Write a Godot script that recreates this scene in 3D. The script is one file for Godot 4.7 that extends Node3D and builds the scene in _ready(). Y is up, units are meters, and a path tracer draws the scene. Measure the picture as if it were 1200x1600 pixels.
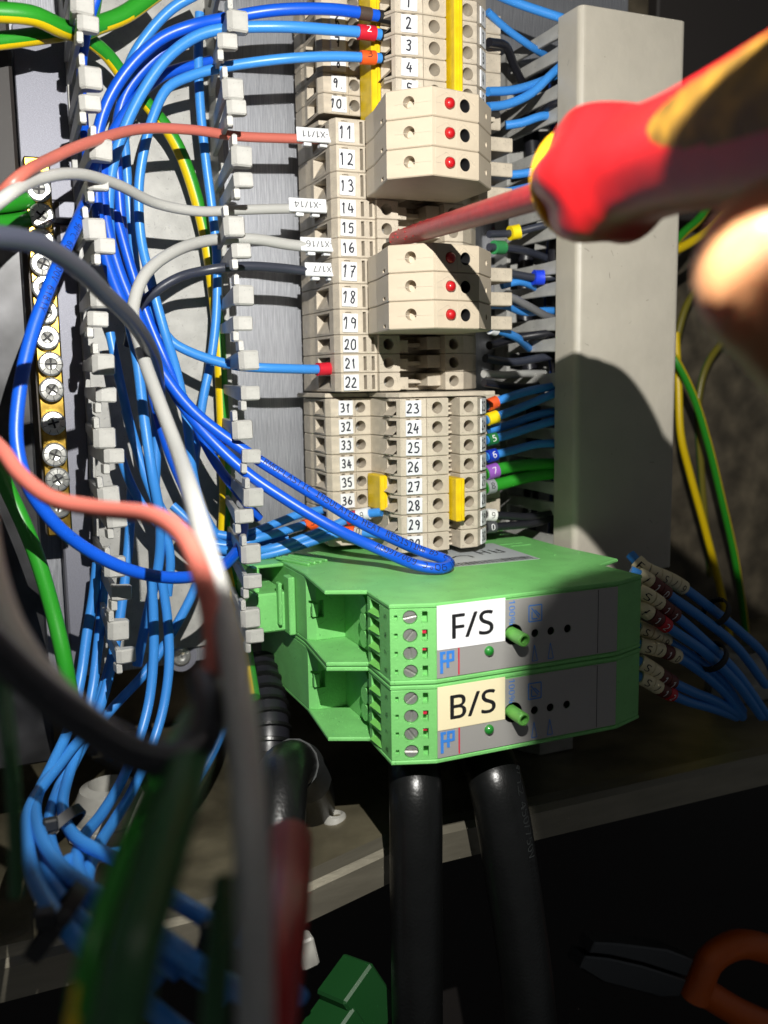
extends Node3D
# A control cabinet in torchlight: terminal blocks on an upright rail, two green signal modules, open wiring duct, covered trunking.
# All shapes are written in millimetres and scaled to metres when they become meshes.
const U := 0.001
var O := Vector3.ZERO
var taken := {}
var M := {}
var rng := RandomNumberGenerator.new()
const X := Vector3(1, 0, 0)
const Y := Vector3(0, 1, 0)
const Z := Vector3(0, 0, 1)
const WORDS := ["zero", "one", "two", "three", "four", "five", "six", "seven", "eight", "nine", "ten", "eleven", "twelve", "thirteen", "fourteen", "fifteen", "sixteen", "seventeen", "eighteen", "nineteen", "twenty", "twenty-one", "twenty-two", "twenty-three", "twenty-four", "twenty-five", "twenty-six", "twenty-seven", "twenty-eight", "twenty-nine", "thirty", "thirty-one", "thirty-two", "thirty-three", "thirty-four", "thirty-five", "thirty-six"]

class MB:
	var v := PackedVector3Array()
	var n := PackedVector3Array()
	var c := PackedColorArray()
	var t := PackedVector2Array()
	var col := Color.WHITE
	func tri(a: Vector3, b: Vector3, d: Vector3, na: Vector3, nb: Vector3, nd: Vector3) -> void:
		if (b - a).cross(d - a).dot(na + nb + nd) > 0.0:
			v.append_array([a, d, b]); n.append_array([na, nd, nb])
		else:
			v.append_array([a, b, d]); n.append_array([na, nb, nd])
		c.append_array([col, col, col]); t.append_array([Vector2(a.x, a.y) * 0.01, Vector2(b.x, b.y) * 0.01, Vector2(d.x, d.y) * 0.01])
	func flat(a: Vector3, b: Vector3, d: Vector3, hint: Vector3) -> void:
		var q := (b - a).cross(d - a).normalized()
		if q.dot(hint) < 0.0:
			q = -q
		tri(a, b, d, q, q, q)
	func quad(a: Vector3, b: Vector3, d: Vector3, e: Vector3, hint: Vector3) -> void:
		flat(a, b, d, hint); flat(a, d, e, hint)
	func join(o: MB) -> void:
		v.append_array(o.v); n.append_array(o.n); c.append_array(o.c); t.append_array(o.t)

func inset(poly: PackedVector2Array, b: float) -> PackedVector2Array:
	var out := PackedVector2Array()
	var k := poly.size()
	for i in k:
		var p := poly[i]
		var e0 := (p - poly[(i + k - 1) % k]).normalized()
		var e1 := (poly[(i + 1) % k] - p).normalized()
		var n0 := Vector2(-e0.y, e0.x)
		var n1 := Vector2(-e1.y, e1.x)
		var s: Vector2 = n0 + n1
		out.append(p + s * (b / maxf(0.25, s.dot(n0))))
	return out

func prism(mb: MB, poly: PackedVector2Array, o: Vector3, eu: Vector3, ev: Vector3, ew: Vector3, w0: float, w1: float, b := 0.25) -> void:
	if not Geometry2D.is_polygon_clockwise(poly) == false:
		poly.reverse()
	var area := 0.0
	for i in poly.size():
		area += poly[i].cross(poly[(i + 1) % poly.size()])
	if area < 0.0:
		poly.reverse()
	var ins := inset(poly, b) if b > 0.0 else poly
	var k := poly.size()
	var idx := Geometry2D.triangulate_polygon(ins)
	for i in range(0, idx.size(), 3):
		for w in [[w0, -ew], [w1, ew]]:
			mb.flat(o + eu * ins[idx[i]].x + ev * ins[idx[i]].y + ew * w[0], o + eu * ins[idx[i + 1]].x + ev * ins[idx[i + 1]].y + ew * w[0], o + eu * ins[idx[i + 2]].x + ev * ins[idx[i + 2]].y + ew * w[0], w[1])
	for i in k:
		var j := (i + 1) % k
		var e := (poly[j] - poly[i]).normalized()
		var h := eu * e.y - ev * e.x
		var p0 := o + eu * poly[i].x + ev * poly[i].y
		var p1 := o + eu * poly[j].x + ev * poly[j].y
		var q0 := o + eu * ins[i].x + ev * ins[i].y
		var q1 := o + eu * ins[j].x + ev * ins[j].y
		mb.quad(p0 + ew * (w0 + b), p1 + ew * (w0 + b), p1 + ew * (w1 - b), p0 + ew * (w1 - b), h)
		if b > 0.0:
			mb.quad(q0 + ew * w0, q1 + ew * w0, p1 + ew * (w0 + b), p0 + ew * (w0 + b), h - ew)
			mb.quad(q0 + ew * w1, q1 + ew * w1, p1 + ew * (w1 - b), p0 + ew * (w1 - b), h + ew)

func box(mb: MB, at: Vector3, size: Vector3, b := 0.2, bs := Basis.IDENTITY) -> void:
	var x := size.x / 2.0
	var y := size.y / 2.0
	b = minf(b, minf(x, minf(y, size.z / 2.0)) * 0.6)
	var p := PackedVector2Array([Vector2(-x + b, -y), Vector2(x - b, -y), Vector2(x, -y + b), Vector2(x, y - b), Vector2(x - b, y), Vector2(-x + b, y), Vector2(-x, y - b), Vector2(-x, -y + b)])
	prism(mb, p, at, bs.x, bs.y, bs.z, -size.z / 2.0, size.z / 2.0, b)

func span(mb: MB, lo: Vector3, hi: Vector3, b := 0.2) -> void:
	box(mb, (lo + hi) / 2.0, (hi - lo).abs(), b)

func lathe(mb: MB, prof: Array, at: Vector3, axis: Vector3, sides := 20, smooth := false) -> void:
	axis = axis.normalized()
	var e := axis.cross(Y if absf(axis.y) < 0.9 else X).normalized()
	var f := axis.cross(e)
	var segn := []
	for i in prof.size() - 1:
		var d: Vector2 = prof[i + 1] - prof[i]
		segn.append(Vector2(d.y, -d.x).normalized())
	for i in prof.size() - 1:
		var n0: Vector2 = segn[i]
		var n1: Vector2 = segn[i]
		if smooth and i > 0:
			n0 = (segn[i - 1] + segn[i]).normalized()
		if smooth and i < segn.size() - 1:
			n1 = (segn[i] + segn[i + 1]).normalized()
		for k in sides:
			var a0 := TAU * k / sides
			var a1 := TAU * (k + 1) / sides
			var r0 := e * cos(a0) + f * sin(a0)
			var r1 := e * cos(a1) + f * sin(a1)
			var p: Vector2 = prof[i]
			var q: Vector2 = prof[i + 1]
			var A := at + r0 * p.x + axis * p.y
			var B := at + r1 * p.x + axis * p.y
			var Cc := at + r1 * q.x + axis * q.y
			var D := at + r0 * q.x + axis * q.y
			if p.x > 0.0001:
				mb.tri(A, B, Cc, r0 * n0.x + axis * n0.y, r1 * n0.x + axis * n0.y, r1 * n1.x + axis * n1.y)
			if q.x > 0.0001:
				mb.tri(A, Cc, D, r0 * n0.x + axis * n0.y, r1 * n1.x + axis * n1.y, r0 * n1.x + axis * n1.y)

func path(pts: Array, step := 2.0) -> PackedVector3Array:
	var out := PackedVector3Array()
	var k := pts.size()
	for i in k - 1:
		var p0: Vector3 = pts[i - 1] if i > 0 else pts[0] * 2.0 - pts[1]
		var p1: Vector3 = pts[i]
		var p2: Vector3 = pts[i + 1]
		var p3: Vector3 = pts[i + 2] if i + 2 < k else p2 * 2.0 - p1
		var t1 := maxf(0.01, sqrt(p0.distance_to(p1)))
		var t2 := t1 + maxf(0.01, sqrt(p1.distance_to(p2)))
		var t3 := t2 + maxf(0.01, sqrt(p2.distance_to(p3)))
		var steps := maxi(2, int(p1.distance_to(p2) / step))
		for s in steps:
			var t := lerpf(t1, t2, float(s) / steps)
			var a1 := p0 * ((t1 - t) / t1) + p1 * (t / t1)
			var a2 := p1 * ((t2 - t) / (t2 - t1)) + p2 * ((t - t1) / (t2 - t1))
			var a3 := p2 * ((t3 - t) / (t3 - t2)) + p3 * ((t - t2) / (t3 - t2))
			var b1 := a1 * ((t2 - t) / t2) + a2 * (t / t2)
			var b2 := a2 * ((t3 - t) / (t3 - t1)) + a3 * ((t - t1) / (t3 - t1))
			out.append(b1 * ((t2 - t) / (t2 - t1)) + b2 * ((t - t1) / (t2 - t1)))
	out.append(pts[k - 1])
	return out

func tube(mb: MB, pp: PackedVector3Array, radius, sides := 12, stripe := [], stripe_color := Color.WHITE, turn := 0.0) -> void:
	var k := pp.size()
	var t0 := (pp[1] - pp[0]).normalized()
	var nn := t0.cross(Y if absf(t0.y) < 0.8 else Z).normalized()
	nn = nn.rotated(t0, turn)
	var rows := []
	var nrm := []
	var base := mb.col
	for i in k:
		var t := (pp[mini(i + 1, k - 1)] - pp[maxi(i - 1, 0)]).normalized()
		nn = (nn - t * nn.dot(t)).normalized()
		var bn := t.cross(nn)
		var r: float = radius[mini(i * radius.size() / k, radius.size() - 1)] if radius is Array else radius
		var row := PackedVector3Array()
		var rn := PackedVector3Array()
		for j in sides:
			var a := TAU * j / sides
			var d := nn * cos(a) + bn * sin(a)
			rn.append(d)
			row.append(pp[i] + d * r)
		rows.append(row)
		nrm.append(rn)
	for i in k - 1:
		for j in sides:
			var q := (j + 1) % sides
			mb.col = base
			if stripe.size() and (nrm[i][j] + nrm[i][q]).normalized().dot(Vector3(stripe[0], stripe[1], stripe[2]).normalized()) > stripe[3]:
				mb.col = stripe_color
			mb.tri(rows[i][j], rows[i][q], rows[i + 1][q], nrm[i][j], nrm[i][q], nrm[i + 1][q])
			mb.tri(rows[i][j], rows[i + 1][q], rows[i + 1][j], nrm[i][j], nrm[i + 1][q], nrm[i + 1][j])
	mb.col = base
	for j in sides:
		var q := (j + 1) % sides
		mb.flat(pp[0], rows[0][j], rows[0][q], pp[0] - pp[1])
		mb.flat(pp[k - 1], rows[k - 1][j], rows[k - 1][q], pp[k - 1] - pp[k - 2])

# ---- nodes
func numbered(called: String) -> String:
	var k: int = taken.get(called, 0)
	taken[called] = k + 1
	return called if k == 0 else "%s_%03d" % [called, k]

func mesh_of(mb: MB) -> ArrayMesh:
	var a := []
	a.resize(Mesh.ARRAY_MAX)
	var vv := PackedVector3Array()
	vv.resize(mb.v.size())
	for i in mb.v.size():
		vv[i] = (mb.v[i] - O) * U
	a[Mesh.ARRAY_VERTEX] = vv
	a[Mesh.ARRAY_NORMAL] = mb.n
	a[Mesh.ARRAY_COLOR] = mb.c
	a[Mesh.ARRAY_TEX_UV] = mb.t
	var m := ArrayMesh.new()
	m.add_surface_from_arrays(Mesh.PRIMITIVE_TRIANGLES, a)
	return m

func obj(called: String, mb: MB, mat: Material, parent: Node3D) -> MeshInstance3D:
	var o := MeshInstance3D.new()
	o.name = called
	o.mesh = mesh_of(mb)
	o.material_override = mat
	parent.add_child(o, true)
	return o

func tag(o: Node3D, label: String, category: String, group := "") -> void:
	o.set_meta("label", label)
	o.set_meta("category", category)
	if group:
		o.set_meta("group", group)

func thing(called: String, label: String, category: String, at: Vector3, group := "") -> Node3D:
	var o := Node3D.new()
	o.name = numbered(called)
	add_child(o)
	o.position = at * U
	O = at
	tag(o, label, category, group)
	return o

func solo(called: String, mb: MB, mat: Material, label: String, category: String, at: Vector3, group := "") -> MeshInstance3D:
	O = at
	var o := obj(numbered(called), mb, mat, self)
	o.position = at * U
	tag(o, label, category, group)
	return o

func struct(called: String, mb: MB, mat: Material) -> MeshInstance3D:
	O = Vector3.ZERO
	var o := obj(numbered(called), mb, mat, self)
	o.set_meta("kind", "structure")
	return o

func copy(o: Node3D, called: String, at: Vector3, label: String) -> Node3D:
	var r: Node3D = o.duplicate()
	r.name = numbered(called)
	add_child(r)
	r.position = at * U
	r.set_meta("label", label)
	O = at
	return r

func cut(base: MB, cutters: Array) -> MB:
	var hold := CSGCombiner3D.new()
	hold.name = "cutting"
	add_child(hold)
	var keep := O
	O = Vector3.ZERO
	for i in cutters.size() + 1:
		var b := CSGMesh3D.new()
		var src: MB = base if i == 0 else cutters[i - 1]
		var am := mesh_of(src)
		b.mesh = am
		b.scale = Vector3.ONE * 1000.0
		if i > 0:
			b.operation = CSGShape3D.OPERATION_SUBTRACTION
		hold.add_child(b)
	O = keep
	await get_tree().process_frame
	var m := hold.bake_static_mesh()
	var out := MB.new()
	if m == null or m.get_surface_count() == 0:
		print("cut failed")
		out = base
	else:
		for s in m.get_surface_count():
			var a := m.surface_get_arrays(s)
			var vs: PackedVector3Array = a[Mesh.ARRAY_VERTEX]
			var ns: PackedVector3Array = a[Mesh.ARRAY_NORMAL]
			var ix = a[Mesh.ARRAY_INDEX]
			var cnt: int = ix.size() if ix != null and ix.size() else vs.size()
			for i in range(0, cnt, 3):
				var i0: int = ix[i] if cnt != vs.size() or ix != null and ix.size() else i
				var i1: int = ix[i + 1] if ix != null and ix.size() else i + 1
				var i2: int = ix[i + 2] if ix != null and ix.size() else i + 2
				out.tri(vs[i0], vs[i1], vs[i2], ns[i0], ns[i1], ns[i2])
	remove_child(hold)
	hold.free()
	return out

func drill(r: float, at: Vector3, axis: Vector3, depth: float, sides := 20) -> MB:
	var mb := MB.new()
	lathe(mb, [Vector2(0, -depth), Vector2(r, -depth), Vector2(r, 2.0), Vector2(0, 2.0)], at, axis, sides)
	return mb

func blk(lo: Vector3, hi: Vector3) -> MB:
	var mb := MB.new()
	span(mb, lo, hi, 0.0)
	return mb

# ---- writing
const STROKES := {
	"0": [[0.5, 1, 0.15, 0.8, 0.1, 0.35, 0.35, 0.02, 0.7, 0.1, 0.85, 0.5, 0.75, 0.88, 0.45, 0.98]],
	"1": [[0.2, 0.75, 0.5, 1, 0.48, 0.5, 0.46, 0]],
	"2": [[0.15, 0.8, 0.35, 1, 0.7, 0.95, 0.78, 0.7, 0.5, 0.35, 0.1, 0.02, 0.5, 0.06, 0.92, 0.02]],
	"3": [[0.15, 0.9, 0.5, 1, 0.8, 0.8, 0.6, 0.58, 0.35, 0.54, 0.7, 0.5, 0.85, 0.25, 0.55, 0.02, 0.1, 0.1]],
	"4": [[0.4, 1, 0.25, 0.65, 0.12, 0.38, 0.5, 0.36, 0.92, 0.4], [0.7, 0.75, 0.68, 0.4, 0.64, 0]],
	"5": [[0.85, 0.98, 0.3, 0.98, 0.22, 0.58, 0.6, 0.6, 0.85, 0.35, 0.6, 0.04, 0.12, 0.08]],
	"6": [[0.65, 1, 0.3, 0.7, 0.15, 0.3, 0.4, 0.02, 0.75, 0.15, 0.75, 0.42, 0.45, 0.5, 0.18, 0.28]],
	"7": [[0.1, 0.95, 0.5, 0.96, 0.88, 0.98, 0.6, 0.5, 0.45, 0], [0.3, 0.5, 0.78, 0.54]],
	"8": [[0.8, 0.85, 0.5, 1, 0.22, 0.82, 0.45, 0.55, 0.8, 0.3, 0.55, 0.02, 0.2, 0.15, 0.35, 0.45, 0.7, 0.65, 0.8, 0.88]],
	"9": [[0.78, 0.75, 0.5, 0.98, 0.18, 0.8, 0.3, 0.52, 0.65, 0.55, 0.8, 0.8, 0.74, 0.4, 0.62, 0]],
	".": [[0.4, 0.06, 0.5, 0.0]],
}
func handwrite(mb: MB, txt: String, mid: Vector3, eu: Vector3, ev: Vector3, h: float, w: float) -> void:
	var ew := eu.cross(ev).normalized()
	var adv := h * 0.72
	var x0 := -adv * txt.length() / 2.0
	var tilt := rng.randf_range(-0.06, 0.06)
	for i in txt.length():
		for st in STROKES[txt[i]]:
			var pts := []
			for k in range(0, st.size(), 2):
				var q := Vector2(x0 + adv * i + st[k] * h * 0.58 + rng.randf_range(-0.055, 0.055) * h, (st[k + 1] - 0.5) * h + rng.randf_range(-0.055, 0.055) * h).rotated(tilt)
				pts.append(mid + eu * q.x + ev * q.y)
			var pp := path(pts, 0.3)
			for k in pp.size() - 1:
				var d := (pp[k + 1] - pp[k]).normalized()
				var s := d.cross(ew) * w * 0.5
				var lift := ew * (0.02 + 0.0004 * k)
				mb.quad(pp[k] - s - d * 0.06 + lift, pp[k] + s - d * 0.06 + lift, pp[k + 1] + s + d * 0.06 + lift, pp[k + 1] - s + d * 0.06 + lift, ew)

func letters(txt: String, font := "Droid Sans") -> Array:
	var t := TextMesh.new()
	var f := SystemFont.new()
	f.font_names = [font]
	t.font = f
	t.text = txt
	t.font_size = 64
	t.pixel_size = 1.0
	t.curve_step = 2.0
	t.depth = 0.0
	var a := t.surface_get_arrays(0)
	var vs: PackedVector3Array = a[Mesh.ARRAY_VERTEX]
	var ix = a[Mesh.ARRAY_INDEX]
	var out := PackedVector2Array()
	if ix != null and ix.size():
		for i in ix:
			out.append(Vector2(vs[i].x, vs[i].y))
	else:
		for p in vs:
			out.append(Vector2(p.x, p.y))
	var lo := Vector2(1e9, 1e9)
	var hi := -lo
	for p in out:
		lo = lo.min(p)
		hi = hi.max(p)
	return [out, lo, hi]

func print_flat(mb: MB, txt: String, mid: Vector3, eu: Vector3, ev: Vector3, h: float, lift := 0.03, font := "Droid Sans", squeeze := 1.0) -> void:
	var l := letters(txt, font)
	var ew := eu.cross(ev).normalized()
	var k: float = h / (l[2].y - l[1].y)
	var c: Vector2 = (l[1] + l[2]) / 2.0
	var pts: PackedVector2Array = l[0]
	for i in range(0, pts.size() - 2, 3):
		var q := []
		for j in 3:
			var p: Vector2 = (pts[i + j] - c) * k
			q.append(mid + eu * p.x * squeeze + ev * p.y + ew * lift)
		mb.flat(q[0], q[1], q[2], ew)

func print_round(mb: MB, txt: String, pp: PackedVector3Array, s0: float, face: Vector3, r: float, h: float, font := "Droid Sans Mono") -> void:
	var l := letters(txt, font)
	var k: float = h / (l[2].y - l[1].y)
	var c: Vector2 = (l[1] + l[2]) / 2.0
	var cum := PackedFloat32Array([0.0])
	for i in pp.size() - 1:
		cum.append(cum[i] + pp[i].distance_to(pp[i + 1]))
	var todo := []
	var src: PackedVector2Array = l[0]
	for i in range(0, src.size() - 2, 3):
		todo.append([src[i], src[i + 1], src[i + 2]])
	var limit := 0.55 / k
	while todo.size():
		var tr: Array = todo.pop_back()
		var e := 0
		for m in 3:
			if tr[m].distance_to(tr[(m + 1) % 3]) > tr[e].distance_to(tr[(e + 1) % 3]):
				e = m
		if tr[e].distance_to(tr[(e + 1) % 3]) > limit:
			var mid: Vector2 = (tr[e] + tr[(e + 1) % 3]) / 2.0
			todo.append([tr[e], mid, tr[(e + 2) % 3]])
			todo.append([mid, tr[(e + 1) % 3], tr[(e + 2) % 3]])
			continue
		var q := []
		var nn := []
		for j in 3:
			var s: float = s0 + (tr[j].x - l[1].x) * k
			var a := 0
			while a < pp.size() - 2 and cum[a + 1] < s:
				a += 1
			var f := clampf((s - cum[a]) / maxf(0.001, cum[a + 1] - cum[a]), 0.0, 1.0)
			var pos := pp[a].lerp(pp[a + 1], f)
			var tg := (pp[mini(a + 2, pp.size() - 1)] - pp[maxi(a - 1, 0)]).normalized()
			var F := (face - tg * face.dot(tg)).normalized()
			var up := F.cross(tg)
			var th: float = (tr[j].y - c.y) * k / r
			var d := F * cos(th) + up * sin(th)
			q.append(pos + d * (r + 0.05))
			nn.append(d)
		mb.tri(q[0], q[1], q[2], nn[0], nn[1], nn[2])

# ---- materials
func srgb(r: int, g: int, b: int) -> Color:
	return Color(r / 255.0, g / 255.0, b / 255.0)

func lin(r: int, g: int, b: int) -> Color:
	return srgb(r, g, b).srgb_to_linear()

func noise_tex(freq: float, lo: float, hi: float, sd: int, octaves := 4, size := 256, bump := 0.0) -> NoiseTexture2D:
	var n := FastNoiseLite.new()
	n.seed = sd
	n.frequency = freq
	n.fractal_octaves = octaves
	var t := NoiseTexture2D.new()
	t.width = size
	t.height = size
	t.seamless = true
	t.noise = n
	if bump > 0.0:
		t.as_normal_map = true
		t.bump_strength = bump
	else:
		var g := Gradient.new()
		g.colors = PackedColorArray([Color(lo, lo, lo), Color(hi, hi, hi)])
		t.color_ramp = g
	return t

func scuffed(sd: int, strokes: int, lo: float, depth: float, size := 512) -> ImageTexture:
	# uneven tone with faint scratches, smudges and specks
	var n := FastNoiseLite.new()
	n.seed = sd
	n.frequency = 0.011
	n.fractal_octaves = 5
	var im := Image.create(size, size, false, Image.FORMAT_RGB8)
	for y in size:
		for x in size:
			# blend toward the wrapped sample near the edges so that tiles meet
			var fx := clampf((x - size * 0.85) / (size * 0.15), 0.0, 1.0)
			var fy := clampf((y - size * 0.85) / (size * 0.15), 0.0, 1.0)
			var v := lerpf(lerpf(n.get_noise_2d(x, y), n.get_noise_2d(x - size, y), fx), lerpf(n.get_noise_2d(x, y - size), n.get_noise_2d(x - size, y - size), fx), fy)
			v = clampf(lo + (1.0 - lo) * (0.62 + v), 0.0, 1.0)
			im.set_pixel(x, y, Color(v, v, v * 0.995))
	var r := RandomNumberGenerator.new()
	r.seed = sd
	for i in strokes:
		var q := Vector2(r.randf() * size, r.randf() * size)
		var a := r.randf() * TAU
		var len := int(r.randf_range(2.0, 11.0) if r.randf() < 0.5 else r.randf_range(1.0, 3.0))
		var k := 1.0 - depth * r.randf_range(0.3, 1.0) if r.randf() < 0.75 else 1.0 + depth * 0.35
		var bend := r.randf_range(-0.06, 0.06)
		for s in len:
			q += Vector2(cos(a), sin(a))
			a += bend
			var px := posmod(int(q.x), size)
			var py := posmod(int(q.y), size)
			var c := im.get_pixel(px, py) * k
			im.set_pixel(px, py, Color(minf(c.r, 1.0), minf(c.g, 1.0), minf(c.b, 1.0)))
	return ImageTexture.create_from_image(im)

func mat(called: String, col: Color, rough: float, metal := 0.0, tex: Texture2D = null, scale := Vector3.ONE * 40.0, bump: Texture2D = null, bs := 0.3, rtex: Texture2D = null) -> StandardMaterial3D:
	var m := StandardMaterial3D.new()
	m.resource_name = called
	m.albedo_color = col
	m.roughness = rough
	m.metallic = metal
	m.uv1_triplanar = true
	m.uv1_scale = scale
	if tex:
		m.albedo_texture = tex
	if rtex:
		m.roughness_texture = rtex
	if bump:
		m.normal_enabled = true
		m.normal_texture = bump
		m.normal_scale = bs
	M[called] = m
	return m

func make_materials() -> void:
	var worn := scuffed(61, 420, 0.93, 0.4)
	var dusty := scuffed(62, 900, 0.88, 0.45)
	var plain := scuffed(63, 80, 0.965, 0.3)
	var mottle := noise_tex(0.012, 0.86, 1.0, 3)
	var grime := noise_tex(0.008, 0.6, 1.0, 9, 5)
	var fine := noise_tex(0.25, 0.75, 1.0, 5, 3)
	var grain := noise_tex(0.3, 0, 1, 7, 3, 256, 1.0)
	var pebble := noise_tex(0.09, 0, 1, 8, 3, 256, 1.5)
	var blotch2 := noise_tex(0.02, 0.8, 1.0, 14, 4)
	var blotch := noise_tex(0.02, 0.55, 1.0, 12, 4)
	var streak := noise_tex(0.05, 0.72, 1.0, 21, 5)
	var streakb := noise_tex(0.06, 0, 1, 22, 4, 256, 1.2)
	mat("beige", srgb(190, 179, 162), 0.55, 0.0, dusty, Vector3.ONE * 24.0, grain, 0.12)
	mat("beige_lever", srgb(186, 173, 153), 0.5, 0.0, plain, Vector3.ONE * 22.0, grain, 0.12)
	mat("duct", srgb(172, 171, 167), 0.45, 0.0, dusty, Vector3.ONE * 18.0, grain, 0.12)
	mat("lid", srgb(174, 168, 156), 0.42, 0.0, plain, Vector3.ONE * 9.0, pebble, 0.1)
	mat("module", srgb(116, 190, 108), 0.5, 0.0, worn, Vector3.ONE * 14.0, grain, 0.25)
	mat("plug", srgb(112, 188, 86), 0.5, 0.0, mottle, Vector3.ONE * 22.0, grain, 0.25)
	mat("faceplate", srgb(178, 176, 172), 0.45, 0.25, noise_tex(0.4, 0.82, 1.0, 41, 2, 512), Vector3.ONE * 60.0)
	mat("paper", srgb(228, 228, 230), 0.6)
	mat("cream", srgb(228, 216, 178), 0.6)
	mat("tagwhite", srgb(226, 228, 230), 0.5, 0.0, mottle, Vector3.ONE * 30.0)
	mat("silverlabel", srgb(190, 195, 198), 0.4, 0.2)
	mat("ink", srgb(14, 14, 18), 0.6)
	mat("pen", srgb(22, 24, 38), 0.5)
	mat("blueprint", srgb(52, 122, 204), 0.5)
	mat("redprint", srgb(190, 30, 60), 0.5)
	mat("yellow", srgb(232, 196, 18), 0.4, 0.0, mottle, Vector3.ONE * 40.0)
	mat("dark", srgb(20, 20, 22), 0.6)
	mat("screw", srgb(176, 174, 168), 0.4, 0.55, fine, Vector3.ONE * 60.0)
	mat("brightscrew", srgb(230, 230, 224), 0.32, 0.8, fine, Vector3.ONE * 60.0)
	mat("brass", srgb(222, 182, 84), 0.32, 1.0, blotch, Vector3.ONE * 30.0)
	mat("zinc", srgb(142, 143, 154), 0.55, 0.45, fine, Vector3(30, 90, 30), streakb, 0.2)
	mat("plate", srgb(176, 178, 184), 0.46, 0.7, streak, Vector3(220, 6, 60), streakb, 0.35)
	mat("floorsteel", srgb(140, 132, 108), 0.34, 0.5, grime, Vector3(12, 12, 12), pebble, 0.12)
	mat("lip", srgb(146, 140, 124), 0.34, 0.6, mottle, Vector3(6, 30, 60), streakb, 0.3)
	mat("backwall", srgb(112, 102, 84), 0.7, 0.1, blotch, Vector3.ONE * 8.0)
	mat("blackpaint", srgb(42, 38, 36), 0.6)
	mat("sidepanel", srgb(70, 70, 72), 0.4, 0.5, blotch, Vector3.ONE * 10.0)
	mat("rubber", srgb(17, 18, 18), 0.33, 0.0, mottle, Vector3.ONE * 30.0, pebble, 0.3)
	mat("tape", srgb(50, 54, 54), 0.6, 0.0, grime, Vector3.ONE * 30.0)
	mat("red_grip", srgb(190, 26, 30), 0.42, 0.0, mottle, Vector3.ONE * 30.0, grain, 0.2)
	mat("red_shaft", srgb(178, 36, 40), 0.38, 0.0, blotch2, Vector3.ONE * 40.0, pebble, 0.25)
	mat("olive_grip", srgb(150, 110, 26), 0.6, 0.0, noise_tex(0.02, 0.35, 1.0, 55, 5), Vector3.ONE * 30.0, pebble, 0.4)
	mat("yellow_ring", srgb(238, 176, 14), 0.4)
	mat("tool_steel", srgb(96, 98, 100), 0.35, 1.0)
	mat("orange", srgb(206, 92, 20), 0.45)
	mat("white_plastic", srgb(186, 184, 176), 0.45, 0.0, grime, Vector3.ONE * 20.0)
	mat("digit_white", srgb(235, 235, 235), 0.5)
	mat("darkened_plug", srgb(24, 72, 32), 0.45)  # green darkened to stand in for the shade below the floor lip
	var w := mat("wire", Color.WHITE, 0.36, 0.0, null, Vector3.ONE * 40.0, pebble, 0.06)
	w.vertex_color_use_as_albedo = true
	var sk := mat("skin", srgb(184, 128, 86), 0.5, 0.0, mottle, Vector3.ONE * 40.0, pebble, 0.35)
	sk.subsurf_scatter_enabled = true
	sk.subsurf_scatter_strength = 0.12
	mat("nail", srgb(182, 122, 92), 0.3)
	mat("sleeve", srgb(26, 28, 34), 0.85, 0.0, fine, Vector3.ONE * 60.0)
	var led := mat("led_red", srgb(168, 8, 18), 0.08)
	led.clearcoat_enabled = true
	led.clearcoat = 0.6
	var ch := mat("led_chip", srgb(240, 236, 210), 0.4)
	ch.emission_enabled = true
	ch.emission = Color(1.0, 0.98, 0.93)
	ch.emission_energy_multiplier = 3.0
	var g := mat("led_green", srgb(20, 120, 34), 0.1)
	g.clearcoat_enabled = true

func wire_color(kind: String) -> Color:
	return {"blue": lin(14, 82, 198), "light": lin(56, 132, 208), "grey": lin(168, 168, 164), "pink": lin(180, 98, 86), "black": lin(30, 31, 36), "slate": lin(52, 54, 66), "white": lin(226, 222, 208), "green": lin(40, 136, 34), "dgreen": lin(46, 92, 52), "red": lin(150, 34, 36), "navy": lin(20, 60, 140), "grey2": lin(110, 110, 112), "yellow": lin(222, 190, 20), "brown": lin(96, 82, 70), "olive": lin(112, 104, 30)}[kind]

# a wire: one insulated run, with an optional stripe and its parts
func wire(called: String, label: String, category: String, pts: Array, r, kind: String, group := "", stripe := [], turn := 0.0, scolor := "yellow", sides := 20) -> Array:
	var pp := path(pts, 2.0)
	var o := thing(called, label, category, pts[0], group)
	var mb := MB.new()
	mb.col = wire_color(kind)
	tube(mb, pp, r, sides, stripe, wire_color(scolor), turn)
	obj("insulation", mb, M.wire, o)
	return [o, pp]

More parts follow.
